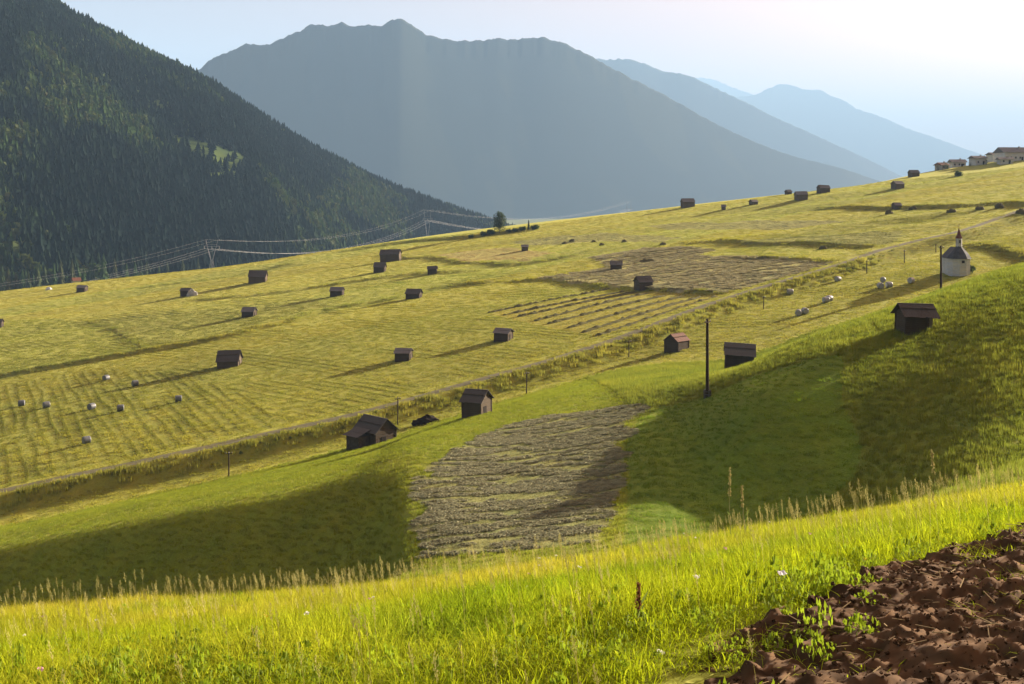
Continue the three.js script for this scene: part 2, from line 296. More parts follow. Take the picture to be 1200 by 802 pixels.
// ---- the lane, a gravel farm road
{
  const pts = densify(lane, 2), n = pts.length, us = [-1.45, -1.1, -0.5, 0, 0.5, 1.1, 1.45], P = [], U = [], I = [], C = [];
  for (let i = 0; i < n; i++) {
    const a = pts[Math.max(0, i - 1)], b = pts[Math.min(n - 1, i + 1)], l = Math.hypot(b[0] - a[0], b[1] - a[1]), nx = -(b[1] - a[1]) / l, ny = (b[0] - a[0]) / l;
    for (const u of us) { const X = pts[i][0] + nx * u, d = pts[i][1] + ny * u; P.push(X, EYE + ground(X, d) + 0.05, -d); U.push(X / 18, d / 18); const k = (Math.abs(u) < 0.4 ? 0.75 : 1) * (1 + 0.15 * fbm(X / 2, d / 2, 2, 71)); C.push(0.205 * k, 0.19 * k, 0.105 * k); }
    if (i < n - 1) for (let j = 0; j < us.length - 1; j++) { const k = i * us.length + j; I.push(k, k + 1, k + us.length, k + 1, k + us.length + 1, k + us.length); }
  }
  const g = new THREE.BufferGeometry(); g.setAttribute('position', new THREE.Float32BufferAttribute(P, 3)); g.setAttribute('uv', new THREE.Float32BufferAttribute(U, 2)); g.setAttribute('color', new THREE.Float32BufferAttribute(C, 3)); g.setIndex(I); g.computeVertexNormals();
  const m = lit(new THREE.Mesh(g, mat([1, 1, 1], { vertexColors: true, map: grainMap, roughness: 1 }))); m.name = 'farm_road'; m.userData = { kind: 'structure', label: 'pale gravel farm road running along the meadow' }; scene.add(m);
}
// ------------------------------------------------------------------ far country: the wooded hill and the mountain ridges
const hillCrest = curve([[-700, -230], [-300, -150], [0, -32], [75, 12], [180, 66], [235, 92], [330, 150], [400, 190], [480, 226], [570, 258], [640, 280], [720, 300]]);
const hillCd = curve([[-700, 1300], [-300, 1400], [0, 1550], [235, 1780], [400, 2000], [570, 2300], [720, 2600]]);
const hillBd = curve([[-700, 800], [0, 860], [250, 1060], [400, 1400], [570, 1950], [720, 2400]]);
function hillPoint(x, t) { // t 0 at the foot, 1 on the crest, beyond 1 the far side
  const r = (x - 600) / FPX, bd = hillBd(x), cd = hillCd(x), d = t <= 1 ? mix(bd, cd, t) : cd + (t - 1) * 1500, X = r * d;
  const hc = (HZ - hillCrest(x)) / FPX * cd, hb = Math.min(ground(r * bd, bd) - 2, hc - 1);
  let h = t <= 1 ? mix(hb, hc, Math.pow(t, 0.94) * (1 + 0.16 * Math.sin(t * Math.PI))) : hc - (t - 1) * 700;
  if (t <= 1) h = Math.min(h, mix(hb, hc, 1) - (1 - t) * 2);
  const w = Math.sin(Math.PI * clamp(t, 0, 1));
  const rid = 1 - Math.abs(fbm(X / 420 + d / 900, d / 1500 - X / 2000, 3, 83)) * 2.2;
  h += w * (34 * (rid - 0.6) + 12 * fbm(X / 90, d / 90, 3, 85)) * clamp((hc - hb) / 260, 0.1, 1);
  return [X, h, d];
}
const clearings = [[[200, 160], [228, 164], [266, 176], [290, 184], [284, 200], [250, 198], [226, 186]], [[240, 206], [262, 200], [282, 204], [276, 212], [252, 214]], [[262, 232], [276, 236], [286, 242], [270, 240]], [[330, 255], [346, 258], [352, 268], [338, 266]]];
const hillPix = (p) => [600 + FPX * p[0] / p[2], HZ - FPX * p[1] / p[2]];
{
  const xs = [], ts = []; for (let x = -700; x <= 724; x += 6) xs.push(x); for (let t = 0; t <= 1.5; t += 0.012) ts.push(t);
  sheet('forest_hill', xs, ts, (x, t) => { const p = hillPoint(x, t); return [p[0], EYE + p[1], -p[2]]; }, (X, d) => { const n = fbm(X / 30, d / 30, 3, 87); return [0.045 * (1 + 0.6 * n), 0.068 * (1 + 0.5 * n), 0.016]; }, mat([1, 1, 1], { vertexColors: true, roughness: 1 }), 'steep hill rising behind the meadow under dark forest');
}
// spruces
function spruceGeo(seed, layers, seg, slim = 0.2) {
  const R = rng(seed), P = [], tri = (a, b, c) => P.push(...a, ...b, ...c);
  for (let k = 0; k < layers; k++) {
    const t = k / layers, y1 = 0.1 + 0.9 * Math.min(1, t + 1.55 / layers), y0 = 0.06 + 0.9 * t, rad = slim * Math.pow(1 - t, 0.85) * (0.86 + 0.28 * R()) + 0.01, ph = R() * 6.28;
    const ring = []; for (let i = 0; i < seg; i++) { const a = ph + (i + 0.35 * (R() - 0.5)) / seg * 6.283, q = rad * (i % 2 ? 0.55 : 1) * (0.8 + 0.4 * R()); ring.push([Math.cos(a) * q, y0 - (i % 2 ? -0.02 : 0.015) + 0.02 * (R() - 0.5), Math.sin(a) * q]); }
    const top = [0.01 * (R() - 0.5), Math.min(1, y1), 0.01 * (R() - 0.5)];
    for (let i = 0; i < seg; i++) tri(ring[i], top, ring[(i + 1) % seg]);
  }
  const g = new THREE.BufferGeometry(); g.setAttribute('position', new THREE.Float32BufferAttribute(P, 3)); g.computeVertexNormals(); return g;
}
function leafyGeo(seed, n, size, shape) { // many small leaf faces through a crown volume; shape(R) -> [x, y, z]
  const R = rng(seed), P = [];
  for (let k = 0; k < n; k++) {
    const c = shape(R), s = size * (0.6 + 0.8 * R()), e = new THREE.Euler(R() * 6.28, R() * 6.28, R() * 6.28), a = new THREE.Vector3(s, 0, 0).applyEuler(e), b = new THREE.Vector3(0, 0.6 * s, 0).applyEuler(e);
    const v = [[-1, 0], [0, -1], [1, 0], [0, 1]].map(([i, j]) => [c[0] + a.x * i + b.x * j, c[1] + a.y * i + b.y * j, c[2] + a.z * i + b.z * j]);
    P.push(...v[0], ...v[1], ...v[2], ...v[0], ...v[2], ...v[3]);
  }
  const g = new THREE.BufferGeometry(); g.setAttribute('position', new THREE.Float32BufferAttribute(P, 3)); g.computeVertexNormals(); return g;
}
const clumpShape = (blobs) => (R) => { const b = blobs[Math.floor(R() * blobs.length)], a = R() * 6.283, c = R() * 2 - 1, q = Math.pow(R(), 0.35), s = Math.sqrt(1 - c * c); return [b[0] + b[3] * q * s * Math.cos(a), b[1] + b[3] * 0.9 * q * c, b[2] + b[3] * q * s * Math.sin(a)]; };
function instances(name, geo, material, list, label) { // list of [x, y, z, sx, sy, sz, yaw, r, g, b]
  const m = new THREE.InstancedMesh(geo, material, list.length), o = new THREE.Object3D(), c = new THREE.Color();
  list.forEach((p, i) => { o.position.set(p[0], p[1], p[2]); o.scale.set(p[3], p[4], p[5]); o.rotation.set(p[10] ?? 0, p[6], p[11] ?? 0); o.updateMatrix(); m.setMatrixAt(i, o.matrix); m.setColorAt(i, c.setRGB(p[7], p[8], p[9])); });
  m.name = name; lit(m); tag(m, label, null, null, 'stuff'); scene.add(m); return m;
}
const needleMat = thin([1, 1, 1], { transmission: 0.3, specularIntensity: 0.1 });
{
  const R = rng(4711), A = [], B = [], D = [], step = 7.0;
  for (let x = -640; x < 660;) {
    const bd = hillBd(x), cd = hillCd(x);
    const span = cd - bd;
    for (let t = 0.006; t < 1.08; t += step * (0.55 + 0.55 * R()) / span) {
      const xx = x + (R() - 0.5) * 4, p = hillPoint(xx, t);
      const [px, py] = hillPix(p);
      if (clearings.some((c) => inside(c, px + 6 * fbm(px / 5, py / 5, 3, 9), py + 3 * fbm(px / 4, py / 4, 2, 10))) && R() < 0.93) continue;
      const n = fbm(p[0] / 120, p[2] / 160, 3, 91), n2 = fbm(p[0] / 35, p[2] / 40, 2, 93);
      if (n2 < -0.36 && R() < 0.5) continue;
      const hgt = (13 + 9 * R()) * (1 + 0.25 * n) * (R() < 0.06 ? 1.3 : 1) * mix(1.1, 0.62, clamp(t * 1.3)), wd = hgt * (0.85 + 0.4 * R());
      const light = clamp(0.30 + 1.7 * n + 0.7 * n2 + 0.4 * (R() - 0.5));
      const rec = [p[0], EYE + p[1] - 0.5, -p[2], wd, hgt, wd, R() * 6.28];
      if (light > 0.62 && R() < 0.55) { D.push([rec[0], rec[1], rec[2], hgt * 0.42, hgt * 0.62, hgt * 0.42, rec[6], 0.042 + 0.02 * R(), 0.064 + 0.02 * R(), 0.015]); continue; }
      const k = 0.75 + 0.5 * R(); rec.push(mix(0.005, 0.036, light * light) * k, mix(0.013, 0.066, light * light) * k, mix(0.010, 0.014, light) * k);
      (R() < 0.5 ? A : B).push(rec);
    }
    x += step / ((bd + cd) / 2) * FPX * 0.62;
  }
  instances('spruce_forest', spruceGeo(1, 7, 9, 0.27), needleMat, A, 'dense dark spruce forest covering the hill');
  instances('fir_forest', spruceGeo(2, 5, 8, 0.33), needleMat, B, 'bluish green firs mixed through the hill forest');
  instances('broadleaf_forest', leafyGeo(3, 90, 0.22, clumpShape([[0, 0.55, 0, 0.42], [0.2, 0.75, 0.1, 0.3], [-0.2, 0.7, -0.1, 0.3], [0, 0.95, 0, 0.25]])), thin([1, 1, 1], { transmission: 0.35 }), D, 'lighter green larch and broadleaf trees scattered in the hill forest');
  console.log('forest', A.length, B.length, D.length);
}
// mountain ridges: crest in photo pixels with distance, the face falling to the valley
function mountain(name, crest, dist, foot, rough, colors, label, seed) {
  const cy = curve(crest), cdist = curve(dist), x0 = crest[0][0], x1 = crest[crest.length - 1][0], xs = [], ts = [];
  for (let x = x0; x <= x1; x += 2) xs.push(x); for (let t = 0; t < 1.0001; t += 0.0125) ts.push(t); for (const t of [1.05, 1.15, 1.4, 1.8]) ts.push(t);
  sheet(name, xs, ts, (x, t) => {
    const cd = cdist(x), r = (x - 600) / FPX, hc = (HZ - cy(x)) / FPX * cd, bd = cd - foot, d = t <= 1 ? mix(bd, cd, t) : cd + (t - 1) * foot, X = r * d, K = foot / 3000;
    let h = t <= 1 ? mix(-150, hc, Math.pow(t, 1.15)) : hc - (t - 1) * (hc + 150) * 1.1;
    const w = t <= 1 ? Math.sin(Math.PI * Math.pow(t, 0.8)) : 0;
    const u = X / (420 * K), v = d / (900 * K);
    const ridge = (1 - Math.abs(fbm(u + 0.6 * v, v * 0.5, 4, seed)) * 2.4);
    h += w * (hc + 150) * rough * (0.30 * (ridge - 0.55) + 0.16 * fbm(u * 3, v * 3, 3, seed + 3)) + (t > 0.9 ? (hc * 0.013) * fbm(x / 4.5, 2, 3, seed + 5) : 0);
    return [X, EYE + h, -d];
  }, (X, d) => colors(X, d), mat([1, 1, 1], { vertexColors: true, roughness: 1 }), label);
}
const woods = (s, k) => (X, d) => { const n = fbm(X / (300 * k), d / (300 * k), 4, s); const t = sstep(0.05, 0.22, n); return [mix(0.010, 0.018, t), mix(0.017, 0.024, t), mix(0.014, 0.015, t)]; };
mountain('mountain_ridge', [[60, 210], [150, 130], [205, 96], [236, 79], [252, 66], [270, 60], [290, 51], [304, 54], [330, 45], [352, 36], [366, 28], [382, 30], [400, 26], [412, 31], [432, 29], [446, 30], [458, 24], [468, 22], [482, 29], [500, 40], [522, 46], [560, 48], [586, 45], [600, 47], [632, 44], [655, 49], [680, 60], [705, 73], [740, 92], [780, 112], [820, 135], [870, 160], [930, 183], [985, 197], [1030, 212], [1100, 235]],
  [[60, 6000], [400, 6100], [640, 6900], [1100, 9600]], 760, 0.006, woods(101, 1), 'broad blue mountain ridge with a peaked crest beyond the forest hill', 201);
mountain('mountain_shoulder', [[600, 120], [650, 80], [690, 68], [715, 70], [735, 69], [760, 76], [780, 84], [800, 87], [840, 104], [870, 118], [905, 136], [950, 156], [985, 172], [1020, 188], [1060, 208], [1120, 232], [1180, 250]],
  [[600, 12000], [1180, 15000]], 1200, 0.006, woods(111, 1.5), 'paler mountain shoulder sloping down behind the broad ridge', 211);
mountain('far_mountain', [[780, 150], [820, 125], [850, 116], [884, 111], [900, 104], [918, 98], [930, 101], [945, 105], [958, 105], [975, 113], [990, 118], [1005, 128], [1025, 134], [1060, 149], [1100, 163], [1130, 174], [1165, 186], [1200, 200], [1300, 235]],
  [[780, 22500], [1300, 24000]], 1900, 0.02, woods(121, 2.5), 'palest far mountain peak fading into the bright haze', 221);
mountain('distant_mountain', [[740, 130], [780, 100], [822, 91], [845, 97], [862, 104], [884, 112], [930, 135], [1000, 180], [1100, 235]],
  [[740, 26500], [1100, 27000]], 1900, 0.02, woods(131, 3), 'faint mountain crest showing between two nearer ridges', 231);
// ------------------------------------------------------------------ the sward
function patchGeo(seed, size, n, w, lean = 0.5) { // blades of unit height on a square patch, each a bent sliver
  const R = rng(seed), P = [];
  for (let k = 0; k < n; k++) {
    const x = (R() - 0.5) * size, z = (R() - 0.5) * size, a = R() * 6.283, h = 0.55 + 0.6 * R(), q = w * (0.7 + 0.6 * R()), ca = Math.cos(a) * q / 2, sa = Math.sin(a) * q / 2, l = lean * (R() - 0.3) * h * 0.3, b = R() * 6.283, lx = Math.cos(b) * l, lz = Math.sin(b) * l;
    P.push(x - ca, -0.12, z - sa, x + ca, -0.12, z + sa, x + lx, h, z + lz);
  }
  const g = new THREE.BufferGeometry(); g.setAttribute('position', new THREE.Float32BufferAttribute(P, 3)); g.computeVertexNormals(); return g;
}
const bladeMat = thin([1, 1, 1], { transmission: 0.55, specularIntensity: 0.04 });
{
  const R = rng(99), far = [], mid = [], hay = [], GK = 1.0;
  const place = (list, X, d, size, k = 1) => { const s = sward(X, d); if (s[4] === 'lane') return; const v = (0.85 + 0.3 * R()) * GK; list.push([X, EYE + ground(X, d), -d, size, s[3] * k * (0.7 + 0.6 * R()), size, R() * 6.28, s[0] * v, s[1] * v, s[2] * v]); };
  for (let d = 150; d < 640;) { const st = d < 330 ? 1.9 : 2.9; const half = 0.5 * d + 15; for (let X = -half; X < half; X += st) { const x = X + (R() - 0.5) * st, dd = d + (R() - 0.5) * st; if (dd > L.R.d(clamp(600 + FPX * x / dd, -900, 2400)) - 8) place(far, x, dd, st / 1.9, 1); } d += st; }
  for (let d = 30; d < 235;) { const st = 0.78; const half = 0.49 * d + 8; for (let X = -half; X < half; X += st) { const x = X + (R() - 0.5) * st, dd = d + (R() - 0.5) * st; if (dd < L.R.d(clamp(600 + FPX * x / dd, -900, 2400)) - 6) { if (dd < 45 && R() < 0.5) continue; place(mid, x, dd, 1, 1); } } d += st; }
  instances('meadow_grass', patchGeo(11, 2.3, 90, 0.13), bladeMat, far, 'short yellow green grass of the mown valley meadow');
  instances('slope_grass', patchGeo(12, 1.0, 60, 0.045), bladeMat, mid, 'grass on the near hillside');
  const rowsG = []; // swaths left standing in rows by the mower
  for (const [ux, ud, per, test] of [[0.44, -0.898, 2.3, 1], [0.65, -0.76, 2.7, 0]]) for (let c = -420; c < 520; c += per) for (let a = -620; a < 120; a += 1.5) {
    const wob = 0.5 * vnoise(a / 14, c, 811), X = ux * a - ud * (c + wob), d = ud * a + ux * (c + wob);
    if (d < 165 || d > 430 || Math.abs(X) > 0.5 * d + 6) continue;
    if (inside(fields.mowL, X, d) !== !!test) continue;
    const s = sward(X, d); if (s[4] === 'lane' || s[4] === 'bank' || s[4] === 'hay' || inside(fields.rows, X, d) || d < L.R.d(600 + FPX * X / d) + 2) continue;
    const n = fbm(a / 22, c / 9, 3, 813) + (test ? 0.28 : -0.06); if (n < 0) continue;
    const v = (0.6 + 0.25 * R()); rowsG.push([X, EYE + ground(X, d), -d, 1.1, (0.08 + 0.34 * n) * (0.7 + 0.6 * R()), 1, Math.atan2(ud, ux), s[0] * v * 0.95, s[1] * v, s[2] * v * 0.9]);
  }
  const rowGeo = patchGeo(13, 1, 36, 0.12); rowGeo.scale(1.7, 1, 0.55);
  instances('swath_grass', rowGeo, bladeMat, rowsG, 'rows of taller cut grass left by the mower across the valley fields');
  console.log('tufts', far.length, mid.length, rowsG.length);
  // loose hay strewn on the slope and on the brown fields
  const clump = (seed) => { const R2 = rng(seed), P = []; for (let k = 0; k < 46; k++) { const a = R2() * 6.283, q = Math.sqrt(R2()) * 0.5, x = Math.cos(a) * q, z = Math.sin(a) * q * 0.7, b = R2() * 6.283, l = 0.18 + 0.2 * R2(), y = 0.12 * (1 - q * 1.6) * R2() + 0.02, w = 0.02 + 0.02 * R2(), t = (R2() - 0.35) * 0.22; P.push(x - Math.cos(b) * l, y, z - Math.sin(b) * l, x + Math.cos(b) * l, y + t, z + Math.sin(b) * l, x - Math.sin(b) * w, y + 0.07 + t / 2, z + Math.cos(b) * w); } const g = new THREE.BufferGeometry(); g.setAttribute('position', new THREE.Float32BufferAttribute(P, 3)); g.computeVertexNormals(); return g; };
  const xs = hayPatch.map((p) => p[0]), ds = hayPatch.map((p) => p[1]);
  for (let k = 0; k < 40000; k++) {
    const X = mix(Math.min(...xs) - 3, Math.max(...xs) + 3, R()), d = mix(Math.min(...ds) - 3, Math.max(...ds) + 3, R());
    if (sward(X, d)[4] !== 'hay' || d > 185) continue;
    const row = fbm(X / 3.2, d / 1.1, 3, 301); if (row < -0.08 + 0.3 * (R() - 0.5)) continue;
    const s = 0.35 + 0.5 * R(), v = 0.75 + 0.5 * R(); hay.push([X, EYE + ground(X, d) + 0.03, -d, s, s * (0.5 + 0.6 * R()), s, R() * 0.8 - 0.4, 0.34 * v, 0.33 * v, 0.20 * v]);
  }
  instances('strewn_hay', clump(5), thin([1, 1, 1], { transmission: 0.25 }), hay, 'grey brown cut hay strewn over the slope to dry');
  const hay2 = []; for (let k = 0; k < 26000; k++) { const X = mix(0, 150, R()), d = mix(280, 470, R()); if (!inside(fields.hayA, X, d)) continue; if (fbm(X / 5, d / 1.6, 2, 303) < -0.05) continue; const s = 1 + 0.9 * R(), v = 0.75 + 0.5 * R(); hay2.push([X, EYE + ground(X, d) + 0.03, -d, s * 1.5, s * 0.9, s, R() * 0.8, 0.34 * v, 0.31 * v, 0.165 * v]); }
  instances('field_hay', clump(6), thin([1, 1, 1], { transmission: 0.25 }), hay2, 'brownish hay drying on the field beside the farm road');
  // scrub along the lane's ditch
  const scrub = []; for (const [px, pd] of densify(lane, 0.55)) { if (pd > 345 || R() < 0.82) continue; const s = 2.4 + 2.6 * R(), X = px + s * 0.62, d = pd - s * 0.78; const hgt = (0.26 + 0.42 * R() * R()) * (R() < 0.06 ? 1.9 : 1) * mix(0.75, 1.3, clamp(0.5 + fbm(X / 14, d / 14, 2, 305))), v = 0.8 + 0.5 * R(); scrub.push([X, EYE + ground(X, d), -d, hgt * 1.5, hgt * 1.25, hgt * 1.5, R() * 6.28, 0.10 * v, 0.13 * v, 0.024 * v]); }
  instances('roadside_scrub', leafyGeo(21, 70, 0.16, clumpShape([[0, 0.35, 0, 0.42], [0.3, 0.3, 0.1, 0.3], [-0.25, 0.3, -0.2, 0.3]])), thin([1, 1, 1], { transmission: 0.4 }), scrub, 'dark green scrub in the ditch beside the farm road');
}
// raked hay rows
{
  const rows = [[572, 367, 715, 337], [590, 370, 732, 340], [607, 372, 745, 341], [625, 377, 760, 342], [642, 380, 780, 345], [665, 385, 800, 346], [682, 390, 822, 346.5], [700, 393, 842, 347]];
  const m = mat([0.15, 0.142, 0.055], { roughness: 1, map: grainMap, bumpMap: grainBump, bumpScale: 0.15 });
  rows.forEach(([x0, y0, x1, y1], k) => {
    const a = unplane(x0, y0), b = unplane(x1, y1), n = 70, prof = [[-0.75, 0], [-0.5, 0.22], [-0.15, 0.42], [0.2, 0.4], [0.55, 0.2], [0.8, 0]], P = [], I = [], U = [], l = Math.hypot(b[0] - a[0], b[1] - a[1]), nx = -(b[1] - a[1]) / l, ny = (b[0] - a[0]) / l;
    for (let i = 0; i <= n; i++) { const t = i / n, cx = mix(a[0], b[0], t) + 0.5 * fbm(t * 9, k, 2, 401), cd = mix(a[1], b[1], t), s = (0.7 + 0.7 * fbm(t * 40, k * 3.3, 3, 403) + 0.25) * (t > 0.99 || t < 0.01 ? 0.2 : 1); for (const [u, h] of prof) { const X = cx + nx * u * (0.7 + 0.5 * s), d = cd + ny * u * (0.7 + 0.5 * s); P.push(X, EYE + ground(X, d) - 0.04 + h * s * 1.15 * (1 + 0.5 * vnoise(X * 2, d * 2, 9)), -d); U.push(X / 6, d / 6); } if (i < n) for (let j = 0; j < prof.length - 1; j++) { const q = i * prof.length + j; I.push(q, q + 1, q + prof.length, q + 1, q + prof.length + 1, q + prof.length); } }
    const g = new THREE.BufferGeometry(); g.setAttribute('position', new THREE.Float32BufferAttribute(P, 3)); g.setAttribute('uv', new THREE.Float32BufferAttribute(U, 2)); g.setIndex(I); g.computeVertexNormals();
    solo('hay_windrow', g, m, 'long dark row of raked hay in the striped field', 'hay row', 'raked hay rows in the striped field');
  });
}
// ------------------------------------------------------------------ foreground bank
const soilEdge = [[760, 830], [800, 797], [840, 786], [880, 790], [950, 780], [1000, 768], [1010, 740], [1050, 726], [1056, 712], [1030, 712], [1000, 728], [930, 750], [850, 760], [870, 735], [930, 712], [1000, 690], [1080, 667], [1140, 649], [1200, 627], [1290, 600], [1500, 640], [1500, 900], [1100, 900]].map(([x, y]) => hit(x, y, 1.5, 16)).flatMap((p, i, a) => (i === 19 ? [p, [14, 13.2], [14, 2]] : i > 19 && i < 22 ? [] : [p]));
const soilAt = (X, d) => inside(soilEdge, X + 0.4 * fbm(X * 2.6, d * 2.6, 4, 501), d + 0.6 * fbm(X * 2.6 + 9, d * 2.6, 4, 503));
{
  const us = [], vs = []; for (let x = -0.5; x <= 13.5; x += 0.023) us.push(x); for (let v = 2.6; v <= 13.0; v += 0.022) vs.push(v);
  const dist = (X, d) => { let c = 0; for (const [a, b] of [[0, 0], [0.14, 0], [-0.14, 0], [0, 0.18], [0, -0.18], [0.3, 0], [-0.3, 0], [0, 0.36], [0, -0.36]]) c += soilAt(X + a, d + b) ? 1 : 0; return c / 9; };
  const memo = new Map(), soft = (X, d) => { const i = Math.round(X / 0.08), j = Math.round(d / 0.08), k = i * 4096 + j; let v = memo.get(k); if (v === undefined) memo.set(k, v = dist(i * 0.08, j * 0.08)); return v; };
  const soilH = (X, d) => { const s = soft(X, d); const b1 = 1 - Math.abs(fbm(X * 1.5 - d * 0.5, d * 3.0 + X * 0.6, 3, 511)) * 2, b2 = 1 - Math.abs(fbm(X * 6, d * 8, 3, 513)) * 2, b3 = fbm(X * 17, d * 17, 3, 515) * 2; return ground(X, d) - 0.12 + Math.min(1, s * 1.9) * (0.165 + 0.06 * (b1 - 0.5) + 0.02 * (b2 - 0.5) + 0.018 * b3 + 0.012 * vnoise(X * 46, d * 46, 517)); };
  sheet('soil', us, vs, (X, d) => [X, EYE + soilH(X, d), -d], (X, d) => { const n = fbm(X * 3, d * 3, 3, 521), q = fbm(X * 14, d * 14, 2, 523); const k = 1 + 0.45 * n + 0.5 * q; return [0.09 * k, 0.053 * k, 0.026 * k]; }, mat([1, 1, 1], { vertexColors: true, roughness: 1, bumpMap: grainBump, bumpScale: 0.12 }), 'dark brown bare soil of the freshly turned patch');
  // clods and bits of straw
  const R = rng(77), clods = [], straw = [], cg = new THREE.IcosahedronGeometry(1, 1), p = cg.attributes.position; for (let i = 0; i < p.count; i++) { const x = p.getX(i), y = p.getY(i), z = p.getZ(i), k = 0.75 + 0.5 * vnoise(x * 1.7 + 4, y * 1.7 + z * 2.1, 531); p.setXYZ(i, x * k, y * k * 0.7, z * k); } cg.computeVertexNormals();
  for (let k = 0; k < 150000; k++) { const X = mix(0, 12.5, R()), d = mix(3, 12.5, R()); if (!soilAt(X, d)) continue; const s = 0.003 + 0.011 * Math.pow(R(), 4), v = 0.6 + 0.7 * R(); if (R() < 0.965) clods.push([X, EYE + soilH(X, d) + s * 0.3, -d, s, s, s, R() * 6.28, 0.088 * v, 0.052 * v, 0.026 * v, R() * 3]); else straw.push([X, EYE + soilH(X, d) + 0.015, -d, 1, 1, 0.03 + 0.08 * R(), R() * 6.28, 0.26 * v, 0.19 * v, 0.09 * v, (R() - 0.5) * 0.6]); }
  instances('soil_clods', cg, mat([1, 1, 1], { roughness: 1 }), clods, 'crumbs of soil on the bare patch');
  instances('straw_litter', box(0.004, 0.003, 1), mat([1, 1, 1], { roughness: 0.9 }), straw, 'bits of dry straw lying on the bare soil');
}
function bladesGeo(seed, n, rad, w, droop) {
  const R = rng(seed), P = [], I = [];
  for (let k = 0; k < n; k++) {
    const a = R() * 6.283, q = Math.sqrt(R()) * rad, x = Math.cos(a) * q, z = Math.sin(a) * q, f = R() * 6.283, h = 0.5 + 0.55 * R(), lean = (0.1 + droop * R()) * h * 0.16, ww = w * (0.6 + 0.8 * R()), tw = f + 1.57 + (R() - 0.5), cx = Math.cos(tw) * ww / 2, cz = Math.sin(tw) * ww / 2, b = P.length / 3, st = [[0, -0.05, 1], [0.18, 0.4, 1], [0.5, 0.75, 0.75], [1, 1 - 0.25 * droop * R(), 0]];
    st.forEach(([l, y, s], i) => { const px = x + Math.cos(f) * lean * l, pz = z + Math.sin(f) * lean * l; if (i < 3) P.push(px - cx * s, y * h, pz - cz * s, px + cx * s, y * h, pz + cz * s); else P.push(px, y * h, pz); });
    I.push(b, b + 1, b + 2, b + 1, b + 3, b + 2, b + 2, b + 3, b + 4, b + 3, b + 5, b + 4, b + 4, b + 5, b + 6);
  }
  const g = new THREE.BufferGeometry(); g.setAttribute('position', new THREE.Float32BufferAttribute(P, 3)); g.setIndex(I); g.computeVertexNormals(); return g;
}
function stalkGeo(seed) { // a flowering grass stem with a loose panicle
  const R = rng(seed), P = [], bend = 0.10 + 0.12 * R(), at = (t) => [bend * t * t, t, 0.03 * t], quad = (a, b, w) => { for (const [dx, dz] of [[w, 0], [0, w]]) P.push(a[0] - dx, a[1], a[2] - dz, a[0] + dx, a[1], a[2] + dz, b[0] + dx * 0.7, b[1], b[2] + dz * 0.7, a[0] - dx, a[1], a[2] - dz, b[0] + dx * 0.7, b[1], b[2] + dz * 0.7, b[0] - dx * 0.7, b[1], b[2] - dz * 0.7); };
  for (let i = 0; i < 4; i++) quad(at(i / 4), at((i + 1) / 4), 0.0024);
  for (let i = 0; i < 34; i++) { const t = 0.74 + 0.27 * (i / 34), c = at(Math.min(t, 1)), a = R() * 6.283, l = 0.032 * Math.sin(Math.PI * clamp((t - 0.70) / 0.34)) * (0.4 + R()), e = [c[0] + Math.cos(a) * l, c[1] + (t > 1 ? t - 1 : 0) + 0.02 + 0.02 * R(), c[2] + Math.sin(a) * l], w = 0.003 + 0.003 * R(); P.push(e[0] - w, e[1], e[2], e[0] + w * 0.5, e[1] + 0.026, e[2] + w, e[0] + w, e[1] + 0.004, e[2] - w, c[0], c[1], c[2], e[0], e[1], e[2], e[0] + 0.002, e[1] + 0.004, e[2]); }
  const g = new THREE.BufferGeometry(); g.setAttribute('position', new THREE.Float32BufferAttribute(P, 3)); g.computeVertexNormals(); return g;
}
